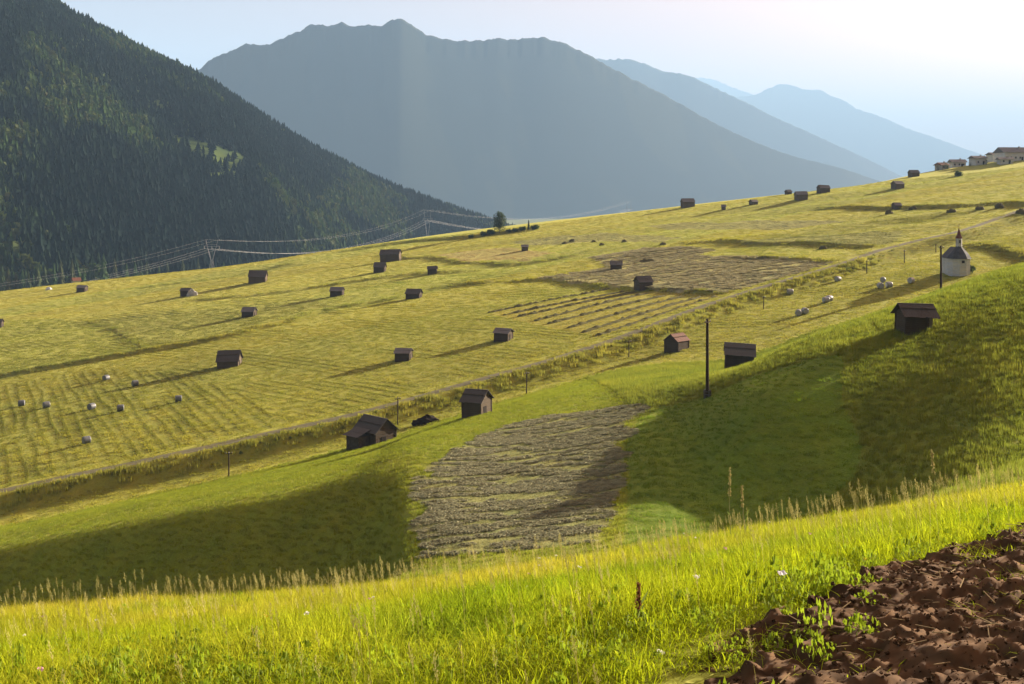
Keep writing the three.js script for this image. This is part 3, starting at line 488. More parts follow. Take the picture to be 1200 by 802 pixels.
{
  const R = rng(31337), A = [], B = [], S = [[], [], []], Wd = [], Fl = [];
  const inView = (X, d) => Math.abs(X) < 0.5 * d + 1.2;
  let n = 0;
  for (let d = 2.4; d < 24;) {
    const st = d < 9 ? 0.075 : d < 14 ? 0.095 : 0.115, half = 0.5 * d + 4;
    for (let X = -half; X < half; X += st) {
      const x = X + (R() - 0.5) * st * 1.6, dd = d + (R() - 0.5) * st * 1.6, px = 600 + FPX * x / dd, y = HZ - FPX * foreH(x, dd) / dd;
      const soil = soilAt(x, dd);
      if (soil && R() > 0.05 + 0.55 * sstep(0.06, 0.3, fbm(x * 1.6, dd * 2.2, 3, 611))) continue;
      const n1 = fbm(x * 0.5, dd * 0.5, 3, 601), n2 = fbm(x * 1.9, dd * 1.9, 3, 603);
      const thinned = sstep(0.18, 0.34, fbm(x * 0.8 + 3, dd * 1.4, 3, 605)); if (R() < thinned * 0.5) continue;
      const dry = clamp(sstep(9, 16, dd) * 0.5 + 0.6 * n1 + 0.3 * (R() - 0.5) + 0.12 * (1 - sstep(200, 650, px)));
      const edge = !soil && x > -0.5 && dd < 13 && (soilAt(x + 0.4, dd) || soilAt(x - 0.3, dd) || soilAt(x, dd + 0.5) || soilAt(x, dd - 0.4)); const short = sstep(7, 4.5, dd) * 0.3 + (soil ? 0.45 : edge ? 0.4 : 0);
      const v = 0.75 + 0.48 * R(), hgt = (0.19 + 0.08 * n1 + 0.10 * n2) * (1 - short) * (0.75 + 0.5 * R());
      const lush = sstep(0.02, 0.3, fbm(x * 0.45 + 7, dd * 0.7, 3, 609)); const col = [mix(mix(0.33, 0.22, lush), 0.47, dry) * v, mix(mix(0.40, 0.32, lush), 0.41, dry) * v, mix(0.010, 0.045, dry) * v];
      (R() < 0.5 ? A : B).push([x, EYE + ground(x, dd), -dd, 1, Math.max(0.07, hgt), 1, R() * 6.28, ...col]);
      if (R() < 0.06 + 0.05 * sstep(11, 17, dd) && !soil && dd < 21) { const w = 0.85 + 0.4 * R(), hh = (0.20 + 0.26 * R()) * (0.85 + 0.3 * n1 + 0.2) * (1 - 0.25 * sstep(8, 5, dd)); S[Math.floor(R() * 3)].push([x, EYE + ground(x, dd), -dd, hh, hh, hh, 2.2 + R() * 2.2, 0.40 * w, 0.36 * w, 0.13 * w, (R() - 0.5) * 0.2]); }
      if (!soil && R() < 0.10 * (dd < 9 ? 1 : 0.4) + 0.35 * sstep(-0.05, 0.25, fbm(x * 0.6, dd * 0.6, 3, 607)) * (1 - sstep(8, 12, dd))) { const s = 0.035 + 0.05 * R(); Wd.push([x, EYE + ground(x, dd), -dd, s, s * (1.2 + 1.6 * R()), s, R() * 6.28, 0.22 * v, 0.30 * v, 0.016 * v]); }
      if (!soil && dd > 4 && R() < 0.0025) { const c = R(); Fl.push([x, EYE + ground(x, dd) + hgt * 0.95, -dd, 1, 1, 1, R() * 6.28, ...(c < 0.6 ? [0.75, 0.74, 0.66] : c < 0.85 ? [0.55, 0.28, 0.40] : [0.65, 0.5, 0.05])]); }
    }
    d += st;
  }
  instances('bank_grass', bladesGeo(41, 14, 0.075, 0.0046, 0.9), bladeMat, A, 'tall sunlit yellow green grass on the foreground bank');
  instances('bank_grass_fine', bladesGeo(42, 16, 0.085, 0.0036, 1.3), bladeMat, B, 'fine leaning grass on the foreground bank');
  S.forEach((s, i) => instances('seed_grass' + ['', '_nodding', '_upright'][i], stalkGeo(51 + i), thin([1, 1, 1], { transmission: 0.35 }), s, ['tan seed heads of flowering grass along the bank', 'nodding tan seed heads of grass on the bank', 'upright seed heads of grass on the bank'][i]));
  instances('bank_herbs', leafyGeo(61, 60, 0.12, (r) => { const a = r() * 6.283, q = Math.sqrt(r()); return [Math.cos(a) * q, 0.2 + 0.8 * r() * (1 - 0.5 * q), Math.sin(a) * q]; }), thin([1, 1, 1], { transmission: 0.45 }), Wd, 'small broad leaved herbs growing among the grass of the bank');
  instances('meadow_flowers', leafyGeo(62, 9, 0.008, (r) => [(r() - 0.5) * 0.03, (r() - 0.5) * 0.012, (r() - 0.5) * 0.03]), thin([1, 1, 1], { transmission: 0.3 }), Fl, 'tiny white and pink meadow flowers on the bank');
  console.log('bank', A.length, B.length, S.map((s) => s.length).join(), Wd.length, Fl.length);
}
// ------------------------------------------------------------------ timber hay huts
const plankTex = tileTexture(256, (u, v) => { const k = 0.72 + 0.10 * pnoise(u, v * 0.25, 60, 71) + 0.14 * pnoise(u, v, 6, 72) + 0.10 * pnoise(u * 1, v * 0.5, 24, 73); return [k, k * 0.98, k * 0.95]; });
const timber = [[0.135, 0.108, 0.08], [0.112, 0.09, 0.068], [0.165, 0.132, 0.098], [0.2, 0.165, 0.125]].map((c) => mat(c, { map: plankTex, roughness: 0.95 }));
const shingle = [[0.125, 0.112, 0.098], [0.11, 0.097, 0.085], [0.17, 0.16, 0.145], [0.21, 0.115, 0.085], [0.21, 0.20, 0.19]].map((c) => mat(c, { map: plankTex, roughness: 0.8 }));
const stoneMat = mat([0.26, 0.24, 0.21], { map: grainMap });
const doorMat = mat([0.035, 0.028, 0.022], { map: plankTex });
function roofSlope(len, run, rise, side, over, seed, boards) { // overlapping courses of boards, uneven at the eaves
  const R = rng(seed), out = [], slope = Math.hypot(run, rise), ang = Math.atan2(rise, run), nb = boards, bw = len / nb;
  for (let i = 0; i < nb; i++) for (let c = 0; c < 2; c++) {
    const l = slope * 0.54 + (c ? 0 : over) * (0.9 + 0.2 * R()), g = new THREE.BoxGeometry(bw * 0.97, 0.05 + 0.02 * R(), l);
    g.translate(-len / 2 + (i + 0.5) * bw, 0.04 + c * 0.045 + 0.015 * R(), c ? l / 2 : slope * 0.46 + l / 2 - 0.02 * R());
    g.rotateX(ang); if (side < 0) g.rotateY(Math.PI); out.push(g);
  }
  return merged(out);
}
function hut(o) { // o: w ridge length, p gable width, h wall height, rise, over, ends, wallMat, roofMat, leanto, stone, detail
  const g = thing('hay_hut', o.label, 'hut', o.group ?? 'timber hay huts', o.at, o.yaw), D = o.detail ?? 1, over = o.over ?? 0.55, ends = o.ends ?? 0.45, wm = timber[o.wall ?? 0], rm = shingle[o.roof ?? 0], R = rng(o.seed ?? 1);
  const w = o.w - 2 * ends, p = o.p, h = o.h, n = D > 1 ? 9 : 5, lh = h / n, logs = [], sink = 0.7;
  const off = o.shift ?? 0;
  for (let i = -Math.ceil(sink / lh); i < n; i++) { const y = (i + 0.5) * lh, e = 0.18; for (const s of [-1, 1]) { logs.push(new THREE.BoxGeometry(w + 2 * e, lh * 0.93, 0.16 + 0.04 * R()).translate(off, y, s * p / 2)); logs.push(new THREE.BoxGeometry(0.16 + 0.04 * R(), lh * 0.93, p + 2 * e - 0.02).translate(off + s * w / 2, y + lh * 0.5 * (i % 2 ? 0.06 : -0.06), 0)); } }
  logs.push(new THREE.BoxGeometry(w - 0.1, h + sink, p - 0.1).translate(off, (h - sink) / 2, 0));
  part('wall', merged(logs), wm, g);
  for (const s of [-1, 1]) { const sh = new THREE.Shape([new THREE.Vector2(-p / 2, 0), new THREE.Vector2(p / 2, 0), new THREE.Vector2(0, o.rise)]), e = new THREE.ExtrudeGeometry(sh, { depth: 0.08, bevelEnabled: false }); e.rotateY(Math.PI / 2); e.translate(off + s * (w / 2 - 0.02) - 0.04, h, 0); part('gable', e, wm, g); }
  const nb = D > 1 ? Math.round(o.w / 0.34) : 6;
  for (const s of [-1, 1]) { const rf = part('roof_slope', roofSlope(o.w, p / 2, o.rise, s, over, (o.seed ?? 1) * 7 + s, nb), rm, g); rf.position.set(0, h + o.rise + 0.02, 0); if (D > 1 && s > 0) { part('batten', box(o.w * 0.98, 0.07, 0.09), wm, rf).position.set(0, -o.rise * 0.52 + 0.2, p / 4 + 0.12); } }
  part('ridge_board', box(o.w * 1.01, 0.09, 0.24), rm, g).position.set(0, h + o.rise + 0.13, 0);
  part('doorway', box(0.06, Math.min(1.5, h * 0.7), 0.95), doorMat, g).position.set(off + (o.doorEnd ?? 1) * (w / 2 + 0.12), Math.min(1.5, h * 0.7) / 2 + 0.12, p * 0.12);
  if (o.stone) part('stone_wall', box(0.7, h * 0.8 + 0.9, p * 0.8, off + w / 2 + 0.42, (h * 0.8 - 0.9) / 2 + 0.2, -0.1), stoneMat, g);
  if (o.leanto) { const l = part('lean_to', merged([box(w * 0.62, h * 0.72 + sink, p * 0.55, off - w * 0.1, (h * 0.72 - sink) / 2, p / 2 + p * 0.26)]), wm, g); const r = roofSlope(w * 0.72, p * 0.62, 0.75, 1, 0.25, 88, Math.round(w / 0.4)); r.translate(off - w * 0.1, h * 0.72 + 0.83, p / 2 - 0.02); part('lean_to_roof', r, rm, l); }
  return g;
}
const px = (n, d) => n / FPX * d;
// [photo x, photo y of the foot, roof width in photo pixels, options, label]; yaw 0: ridge across the view
const huts = [
  [440, 520, 34, { yaw: -0.75, p: 4.3, h: 2.6, rise: 1.75, leanto: 1, wall: 1, roof: 0, detail: 2 }, 'big dark hut with a lean-to below the farm road, standing by a power pole'],
  [559, 487, 27, { yaw: -0.42, p: 3.8, h: 2.6, rise: 1.3, wall: 0, roof: 0, detail: 2 }, 'dark hut with grey roof below the road beside a dark manure heap'],
  [793, 411, 22, { yaw: 0.85, p: 3.3, h: 2.3, rise: 1.25, wall: 1, roof: 3, detail: 2, over: 0.3 }, 'small dark hut with a reddish roof'],
  [866, 431, 36, { yaw: -0.16, p: 3.6, h: 2.5, rise: 1.35, wall: 1, roof: 2, detail: 2, tilt: -0.05 }, 'leaning hut with grey shingle roof half hidden behind the hillside edge'],
  [1072, 387, 42, { yaw: 0.02, p: 3.0, h: 1.95, rise: 0.9, over: 0.75, ends: 0.85, wall: 1, roof: 1, detail: 2, shift: -0.35, stone: 1 }, 'old hut with a broad sagging roof high on the steep hillside'],
  [269, 429, 27, { yaw: 0.03, p: 4.4, h: 1.9, rise: 1.9, over: 0.8, wall: 2, roof: 1, detail: 2 }, 'dark steep roofed hut casting a long shadow past the wrapped bales'],
  [590, 399, 19, { yaw: -0.35, p: 3.5, h: 2.6, rise: 0.9, roof: 4, wall: 1 }, 'dark hut with pale roof whose shadow points to another hut'],
  [473, 422, 20, { yaw: -0.12, p: 3.4, h: 2.4, rise: 0.85, roof: 4, wall: 1 }, 'dark hut with pale roof in the shadow line of its neighbour'],
  [754, 337, 18, { yaw: 0.3, p: 4, h: 2.1, rise: 1.5, roof: 1, wall: 2 }, 'brown hut at the corner of the striped hay field'],
  [722, 316, 15, { yaw: -0.1, p: 3.6, h: 2.2, rise: 1.2, roof: 2, wall: 0 }, 'hut between the yellow strip and the brown hay field'],
  [458, 307, 24, { yaw: -0.12, p: 5, h: 3.2, rise: 1.3, over: 1, roof: 1, wall: 2 }, 'longest barn of the valley with wide overhanging roof'],
  [445, 319, 14, { yaw: -0.1, p: 4, h: 2.4, rise: 1.7, roof: 0, wall: 1 }, 'small hut just below the longest barn'],
  [507, 321, 12, { yaw: -0.05, p: 3.6, h: 2.6, rise: 1.1, roof: 1, wall: 1 }, 'small square hut alone beyond the longest barn'],
  [485, 350, 18, { yaw: -0.2, p: 3.6, h: 1.9, rise: 1.2, roof: 0, wall: 1 }, 'low hut standing on the bank line between two fields'],
  [395, 347, 16, { yaw: -0.08, p: 3.4, h: 2.2, rise: 1.1, roof: 4, wall: 1 }, 'hut with pale roof above the diagonal grass bank'],
  [292, 371, 16, { yaw: -0.1, p: 3.4, h: 2.2, rise: 1.2, roof: 4, wall: 1 }, 'grey roofed hut above the diagonal grass bank, farther from the barns'],
  [302, 331, 21, { yaw: 0.05, p: 5, h: 2.4, rise: 1.6, over: 0.9, roof: 1, wall: 2 }, 'wide hut with overhanging roof near the forest edge'],
  [218, 347, 12, { yaw: 0, p: 4, h: 3, rise: 0.9, roof: 1, wall: 1 }, 'boxy hut with a pale heap against its side'],
  [96, 342, 11, { yaw: 0, p: 4, h: 2.5, rise: 1.0, roof: 4, wall: 1 }, 'hut at the meadow edge in front of a small red roofed house'],
  [-3, 384, 12, { yaw: 0.2, p: 4, h: 2.6, rise: 1.4, roof: 1, wall: 1 }, 'dark hut alone on the pale green field above the long grass bank'],
  [615, 294, 9, { yaw: 0, p: 3.6, h: 2.4, rise: 0.9, roof: 4, wall: 2 }, 'tiny hut on the brown strip in front of the lone trees'],
];
const farHuts = [[806, 243, 15], [880, 232, 13], [883, 240, 8], [939, 234, 14], [965, 226, 13], [1019, 215, 13], [1052, 221, 12], [1071, 207, 11], [1051, 245, 9], [848, 246, 6], [924, 228, 6]];
farHuts.forEach(([x, y, w], i) => huts.push([x, y, w, { yaw: [0.1, -0.2, 0.3, 0.05][i % 4], p: 4 + (i % 3) * 0.5, h: 2.3, rise: 1.2, roof: [4, 2, 4][i % 3], wall: [3, 2, 3][i % 3], far: 1 }, null]));
const hutSpots = [];
huts.forEach(([x, y, w, o, label], i) => {
  const [X, d] = hit(x, y, 45), W0 = px(w, d) / Math.max(0.8, Math.cos(o.yaw)), k = clamp(W0 / 5.2, 0.75, 1.7);
  if (o.far) { o.h *= k; o.rise *= k; o.p *= k; }
  else if (i > 5) { o.h *= clamp(k, 0.8, 1.3); o.rise *= clamp(k, 0.8, 1.3); }
  const g = hut({ ...o, w: W0, at: W(X, d), seed: i + 3, label: label ?? 'small dark hut on the far upper slope of the meadow', group: o.far ? 'huts on the far slope' : 'timber hay huts' });
  g.rotation.z = o.tilt ?? 0.035 * Math.sin(i * 2.7);
  hutSpots.push([X, d, W0]);
});
// ------------------------------------------------------------------ chapel
{
  const [X, d] = hit(1124, 322, 200), at = W(X, d), R0 = px(12.6, d), wh = px(19, d), g = thing('chapel', 'white round chapel with grey cone roof and pointed belfry', 'chapel', null, at);
  const plaster = mat([0.6, 0.595, 0.575], { map: grainMap, roughness: 0.95 }), slate = mat([0.105, 0.105, 0.11], { map: plankTex, roughness: 0.7 });
  const wall = new THREE.CylinderGeometry(R0, R0 * 1.01, wh + 1.5, 10, 1, false, -Math.PI / 10); wall.translate(0, (wh - 1.5) / 2, 0); part('apse_wall', wall.toNonIndexed(), plaster, g).geometry.computeVertexNormals();
  part('nave_wall', box(R0 * 1.86, wh + 1.45, R0 * 1.7, 0, (wh - 1.5) / 2, -R0 * 0.85), plaster, g);
  const prof = [[1.14, 0], [1.10, 0.05], [0.97, 0.30], [0.84, 0.52], [0.66, 0.74], [0.44, 0.98], [0.26, 1.22], [0.22, 1.36]].map(([a, b]) => new THREE.Vector2(a * R0, wh + b * R0 * 0.92)); prof.unshift(new THREE.Vector2(0.3, wh - 0.02));
  const rl = new THREE.LatheGeometry(prof, 10, -Math.PI / 10).toNonIndexed(); rl.computeVertexNormals(); const roof = part('roof', rl, slate, g);
  const nr = new THREE.Shape([new THREE.Vector2(-R0 * 1.05, 0), new THREE.Vector2(R0 * 1.05, 0), new THREE.Vector2(0, R0 * 1.02)]); const ng = new THREE.ExtrudeGeometry(nr, { depth: R0 * 1.8, bevelEnabled: false }); ng.translate(0, wh + 0.01, -R0 * 1.9); part('nave_roof', ng, slate, g);
  const ty = wh + R0 * 1.2, tw = px(3.4, d), th = px(8.5, d); const bel = part('belfry', new THREE.CylinderGeometry(tw, tw * 1.05, th + 0.6, 6).translate(0, ty + th / 2 - 0.3, 0), plaster, g);
  for (const a of [0, 2.1, 4.2]) part('belfry_opening', box(tw * 0.7, th * 0.45, 0.08), doorMat, bel).position.set(Math.sin(a) * tw * 0.92, ty + th * 0.55, Math.cos(a) * tw * 0.92), bel.children[bel.children.length - 1].rotation.y = a;
  const sp = new THREE.LatheGeometry([[1.35, 0], [1.15, 0.25], [0.72, 1.1], [0.3, 2.7], [0.03, 3.9]].map(([a, b]) => new THREE.Vector2(a * tw, ty + th + b * tw)), 8).toNonIndexed(); sp.computeVertexNormals(); const spire = part('spire', sp, mat([0.21, 0.085, 0.055], { map: plankTex, roughness: 0.8 }), g);
  part('finial', merged([bar([0, ty + th + 3.85 * tw, 0], [0, ty + th + 4.9 * tw, 0], 0.05), new THREE.SphereGeometry(0.12, 8, 6).translate(0, ty + th + 4.2 * tw, 0), box(0.45, 0.07, 0.07, 0, ty + th + 4.6 * tw, 0)]), mat([0.12, 0.09, 0.05], { metalness: 0.6, roughness: 0.4 }), spire);
  const win = part('window', box(0.75, 0.7, 0.1), doorMat, g); win.position.set(0, wh * 0.83, R0 * 0.975);
  part('window_frame', merged([box(0.95, 0.1, 0.14, 0, 0.4, 0), box(0.95, 0.1, 0.14, 0, -0.4, 0), box(0.1, 0.9, 0.14, 0.45, 0, 0.003), box(0.1, 0.9, 0.14, -0.45, 0, 0.003)]), plaster, win);
  part('cornice', new THREE.CylinderGeometry(R0 * 1.045, R0 * 1.02, 0.22, 10, 1, true, -Math.PI / 10).translate(0, wh - 0.14, 0), plaster, g);
  const b = hit(1139.5, 321, 200); leafBush('round_bush', 'dark round bush against the chapel wall', b, 1.5, 2.4, 7, null);
}
// ------------------------------------------------------------------ bushes and single trees
function leafBush(name, label, [X, d], r, h, seed, group, col = [0.065, 0.095, 0.022]) {
  const g = thing(name, label, 'bush', group, W(X, d)), R = rng(seed), blobs = []; for (let i = 0; i < 6; i++) blobs.push([(R() - 0.5) * r * 1.1, h * (0.35 + 0.4 * R()), (R() - 0.5) * r * 1.1, r * (0.4 + 0.25 * R())]);
  part('foliage', leafyGeo(seed, 700, r * 0.13, clumpShape(blobs)), thin(col, { transmission: 0.4 }), g); part('stem', merged([bar([0, -0.3, 0], [0.1, h * 0.6, 0], 0.1, 0.05), bar([0, 0, 0], [-0.3 * r, h * 0.6, 0.1], 0.07, 0.03)]), timber[1], g); return g;
}
function leafTree(name, label, at, h, r, seed, group, col = [0.055, 0.08, 0.022], n = 2200) {
  const g = thing(name, label, 'tree', group, at), R = rng(seed), blobs = [], limbs = [bar([0, -1, 0], [0, h * 0.7, 0], h * 0.022, h * 0.009)];
  for (let i = 0; i < 13; i++) { const t = 0.2 + 0.75 * i / 13, a = i * 2.4, q = r * 0.62 * Math.sqrt(Math.sin(Math.PI * clamp(t * 0.85 + 0.1))) * R(); blobs.push([Math.cos(a) * q, h * t, Math.sin(a) * q, r * (0.36 + 0.2 * R())]); limbs.push(bar([0, h * t * 0.7, 0], [Math.cos(a) * q, h * t, Math.sin(a) * q], h * 0.007, h * 0.003)); }
  part('trunk', merged(limbs), timber[1], g); part('crown', leafyGeo(seed, n, h * 0.022, clumpShape(blobs)), thin(col, { transmission: 0.4 }), g); return g;
}
function spruceTree(label, at, h, seed, group, col = [0.03, 0.048, 0.022]) {
  const g = thing('spruce_tree', label, 'tree', group, at), cr = part('crown', spruceGeo(seed, 15, 13, 0.17), thin(col, { transmission: 0.2 }), g); cr.scale.set(h, h, h);
  part('trunk', bar([0, -1, 0], [0, h * 0.93, 0], h * 0.015, h * 0.002), timber[1], g); return g;
}
{
  const e = (x, y) => hit(x, y, 300);
  let p = e(585, 272); leafTree('broadleaf_tree', 'tall rounded tree on the dark bank at the meadow edge', W(...p), px(24, p[1]), px(10, p[1]), 61, null, [0.045, 0.07, 0.025], 4200);
  p = e(619.5, 270); spruceTree('little spruce at the end of the dark bank beside the rounded tree', W(...p), px(13, p[1]), 63, null);
  p = e(612, 271); leafBush('bank_bush', 'low bush beside the little spruce on the bank', p, 2.2, 2.4, 64, null);
  for (const [i, [x, y]] of [[552, 279], [566, 276], [576, 274], [596, 273], [604, 272], [627, 269]].entries()) leafBush('bank_bush', 'low dark bush on the bank below the lone rounded tree', e(x, y), 1.8 + 0.5 * (i % 3), 1.8 + 0.4 * (i % 2), 70 + i, 'bushes on the dark bank');
  // trees that can be told apart along the foot of the forest
  const R = rng(8), row = [2, 9, 18, 26, 33, 44, 52, 63, 71, 84, 98, 108, 121, 134, 148, 158, 171, 186, 196, 214, 232, 246, 262, 279, 297, 318, 340, 362];
  for (const x of row) { const bd = hillBd(x) - 14 - 30 * R(), r = (x - 600) / FPX, X = r * bd; const h = (24 + 10 * R()) * (x < 160 ? 1.12 : 0.85); spruceTree('tall spruce standing at the foot of the hill forest', [X, EYE + ground(X, bd) - 0.5, -bd], h, 300 + x, 'spruces along the forest foot', [0.032 + 0.02 * R(), 0.05 + 0.022 * R(), 0.02]); }
  for (const x of [140, 150, 176, 184, 203, 218, 229, 240, 154, 166]) { const bd = hillBd(x) - 70 - 60 * R(), r = (x - 600) / FPX, X = r * bd; leafTree('riverside_tree', 'round light green tree in front of the dark spruces', [X, EYE + ground(X, bd) - 0.5, -bd], 13 + 6 * R(), 5 + 2 * R(), 500 + x, 'round trees below the forest', [0.075, 0.105, 0.025], 900); }
}
// ------------------------------------------------------------------ wrapped bales
{
  const geo = new THREE.LatheGeometry([[0, 0], [0.50, 0.0], [0.58, 0.03], [0.615, 0.12], [0.625, 0.6], [0.615, 1.08], [0.58, 1.17], [0.50, 1.2], [0, 1.2]].map(([a, b]) => new THREE.Vector2(a, b - 0.6)), 18); geo.rotateZ(Math.PI / 2); geo.translate(0, 0.58, 0);
  const band = new THREE.TorusGeometry(0.626, 0.012, 4, 20); band.rotateY(Math.PI / 2);
  const grey = mat([0.15, 0.16, 0.165], { roughness: 0.45, map: grainMap }), white = mat([0.38, 0.38, 0.365], { roughness: 0.4, map: grainMap });
  const bale = (x, y, m, label, group, k = 1, yaw = 0.4) => { const [X, d] = hit(x, y, 120), g = thing('wrapped_bale', label, 'bale', group, W(X, d), yaw); part('wrapping', geo, m, g); for (const q of [-0.3, 0, 0.3]) part('film_edge', band, m, g).position.set(q, 0.58, 0); g.scale.setScalar(k); };
  for (const [i, [x, y]] of [[25, 476], [54, 478], [107, 480], [141, 482], [158, 452.5], [124, 446], [209, 471], [101, 520]].entries()) bale(x, y, grey, 'grey film wrapped round bale on the rowed field below the steep roofed hut', 'grey wrapped bales on the rowed field', 1.15, 0.3 + 0.4 * (i % 3));
  for (const [i, [x, y, l]] of [[926, 345, 0], [982, 330, 0], [936, 370, 1], [943.5, 368, 1], [968, 355, 2], [972, 353, 2], [1035, 331, 3], [1032, 338, 3], [1042, 337, 3], [1068, 332, 4]].entries()) bale(x, y, white, ['white film wrapped bale lying alone beside the farm road', 'white wrapped bale of the lowest pair between road and hillside', 'white wrapped bale of the pair in the middle of the field', 'white wrapped bale of the group of three below the chapel', 'white wrapped bale nearest the chapel shadow'][l], 'white wrapped bales below the chapel', 1.2, 0.2 + 0.5 * (i % 4));
}
// ------------------------------------------------------------------ poles
const poleWood = mat([0.075, 0.055, 0.04], { map: plankTex }), porcelain = mat([0.35, 0.33, 0.30], { roughness: 0.3 });
function pole(label, [X, d], h, r, opts = {}) {
  const g = thing('power_pole', label, 'pole', 'wooden power poles', W(X, d), opts.yaw ?? 0.5);
  part('shaft', bar([0, -0.6, 0], [0, h, 0], r, r * 0.72, 8), poleWood, g);
  const arm = part('crossarm', box(opts.arm ?? 1.1, 0.09, 0.09, 0, h - 0.35, 0.1), poleWood, g);
  for (const q of [-0.42, 0, 0.42]) part('insulator', new THREE.LatheGeometry([[0, 0], [0.05, 0], [0.07, 0.05], [0.045, 0.09], [0.06, 0.14], [0, 0.19]].map(([a, b]) => new THREE.Vector2(a, b)), 8).translate((opts.arm ?? 1.1) * q, h - 0.305, 0.1), porcelain, arm);
  if (opts.foot) { part('concrete_foot', merged([box(r * 1.9, 1.2, r * 0.8, 0, 0.3, r * 1.35), box(r * 1.9, 1.2, r * 0.8, 0, 0.3, -r * 1.35)]), mat([0.13, 0.125, 0.12], { map: grainMap }), g); part('clamp', merged([box(r * 2.2, 0.08, r * 3.8, 0, 0.7, 0), box(r * 2.2, 0.08, r * 3.8, 0, 0.35, 0)]), mat([0.1, 0.1, 0.1], { metalness: 0.7, roughness: 0.5 }), g); }
  return g;
}
{
  let p = hit(829, 466, 50); pole('tall dark wooden pole on a concrete foot beside the hay strewn slope', p, px(92, p[1]), px(2.2, p[1]), { foot: 1, arm: 1.3, yaw: 0.9 });
  p = hit(1103, 341, 100); pole('slim tall pole rising from the hillside in front of the chapel shadow', p, px(53, p[1]), px(1.4, p[1]));
  for (const [x, y, h, l] of [[268, 559, 30, 'thin pole between the farm road ditch and the shaded slope'], [466, 498, 33, 'thin pole beside the big hut with the lean-to'], [617, 462, 26, 'thin pole below the road between the two pairs of huts'], [737, 419, 20, 'thin pole uphill of the small reddish roofed hut'], [895, 363, 16, 'thin pole by the white bales under the road'], [1016, 321, 16, 'short pole where the farm road bends'], [1060, 309, 16, 'pole beside the pale bend of the road'], [1097, 296, 10, 'small pole beyond the chapel roof']]) { p = hit(x, y, 120); pole(l, p, px(h, p[1]), Math.max(0.12, px(0.55, p[1]))); }
}
// ------------------------------------------------------------------ high voltage line
{
  const steel = mat([0.22, 0.225, 0.23], { metalness: 0.3, roughness: 0.5 }), cableMat = mat([0.42, 0.42, 0.41], { metalness: 0.3, roughness: 0.5 });
  const spots = [[-190, 356, 690, 26], [248, 281, 1000, 34], [501, 246, 1750, 30], [737, 236, 2700, 30]].map(([x, y, d, h]) => ({ X: (x - 600) / FPX * d, top: (HZ - y) / FPX * d, d, h, ok: x > 0 }));
  const heads = spots.map((s, i) => {
    const a = spots[Math.max(0, i - 1)], b = spots[Math.min(spots.length - 1, i + 1)], yaw = Math.atan2(b.X - a.X, b.d - a.d), ca = Math.cos(yaw), sa = -Math.sin(yaw), gh = ground(s.X, s.d), h = Math.max(s.h, s.top - gh);
    if (i < 4) {
      const g = thing('lattice_pylon', ['steel pylon holding the low end of the cables below the meadow edge', 'branching steel pylon in front of the dark forest', 'steel pylon where the forest hill meets the valley', 'faint steel pylon in front of the blue mountain'][i], 'pylon', 'high voltage pylons', [s.X, EYE + s.top - h, -s.d], -yaw), bars = [], k = s.d > 1500 ? 0.2 : 0.16, waist = h * 0.55;
      for (const [u, v] of [[-1, -1], [1, -1], [1, 1], [-1, 1]]) bars.push(bar([u * h * 0.075, 0, v * h * 0.075], [u * 0.9, waist, v * 0.9], k, k * 0.8, 5));
      for (let q = 0; q < 5; q++) { const y0 = waist * q / 5, y1 = waist * (q + 1) / 5, w0 = mix(h * 0.075, 0.9, q / 5), w1 = mix(h * 0.075, 0.9, (q + 1) / 5); for (const v of [-1, 1]) { bars.push(bar([-w0, y0, v * w0], [w1, y1, v * w1], k * 0.5, k * 0.5, 4), bar([v * w0, y0, -w0], [v * w1, y1, w1], k * 0.5, k * 0.5, 4)); } }
      part('tower', merged(bars), steel, g);
      const fork = []; for (const u of [-1, 1]) { fork.push(bar([u * 0.9, waist, 0], [u * 4.6, h * 0.86, 0], k, k, 5), bar([u * 4.6, h * 0.86, 0], [u * 6.2, h, 0], k, k * 0.7, 5), bar([0, waist, 0], [u * 4.6, h * 0.86, 0], k * 0.6, k * 0.6, 4)); } part('fork', merged(fork), steel, g);
      part('crossarm', merged([bar([-8, h * 0.86, 0], [8, h * 0.86, 0], k, k, 5), bar([-8, h * 0.86, 0], [-4.6, h * 0.90, 0], k * 0.6, k * 0.6, 4), bar([8, h * 0.86, 0], [4.6, h * 0.90, 0], k * 0.6, k * 0.6, 4), bar([-4.6, h * 0.90, 0], [4.6, h * 0.90, 0], k * 0.6, k * 0.6, 4)]), steel, g);
      for (const u of [-7.6, 0, 7.6]) part('insulator', new THREE.CylinderGeometry(0.16, 0.16, 2.2, 6).translate(u, h * 0.86 - 1.1, 0), porcelain, g);
    }
    const y0 = s.top - h;
    return [-7.6, 0, 7.6].map((u) => [s.X + ca * u, y0 + h * 0.86 - 2.2, s.d + sa * u]).concat([-6.2, 6.2].map((u) => [s.X + ca * u, y0 + h, s.d + sa * u]));
  });
  for (let i = 0; i < 3; i++) for (let j = 0; j < 5; j++) {
    const a = heads[i][j], b = heads[i + 1][j], pts = [], sag = [9, 22, 34][i] * (j > 2 ? 0.8 : 1);
    for (let k = 0; k <= 30; k++) { const t = k / 30; pts.push(new THREE.Vector3(mix(a[0], b[0], t), EYE + mix(a[1], b[1], t) - 4 * sag * t * (1 - t), -mix(a[2], b[2], t))); }
    solo('power_cable', new THREE.TubeGeometry(new THREE.CatmullRomCurve3(pts), 40, [0.036, 0.045, 0.07][i] * (j > 2 ? 0.7 : 1), 4), cableMat, ['sagging cable strung low across the valley to the branching pylon', 'cable strung from the branching pylon along the forest foot', 'faint cable strung on toward the blue mountain'][i], 'cable', ['cables on the near span', 'cables on the middle span', 'cables on the far span'][i]);
  }
}
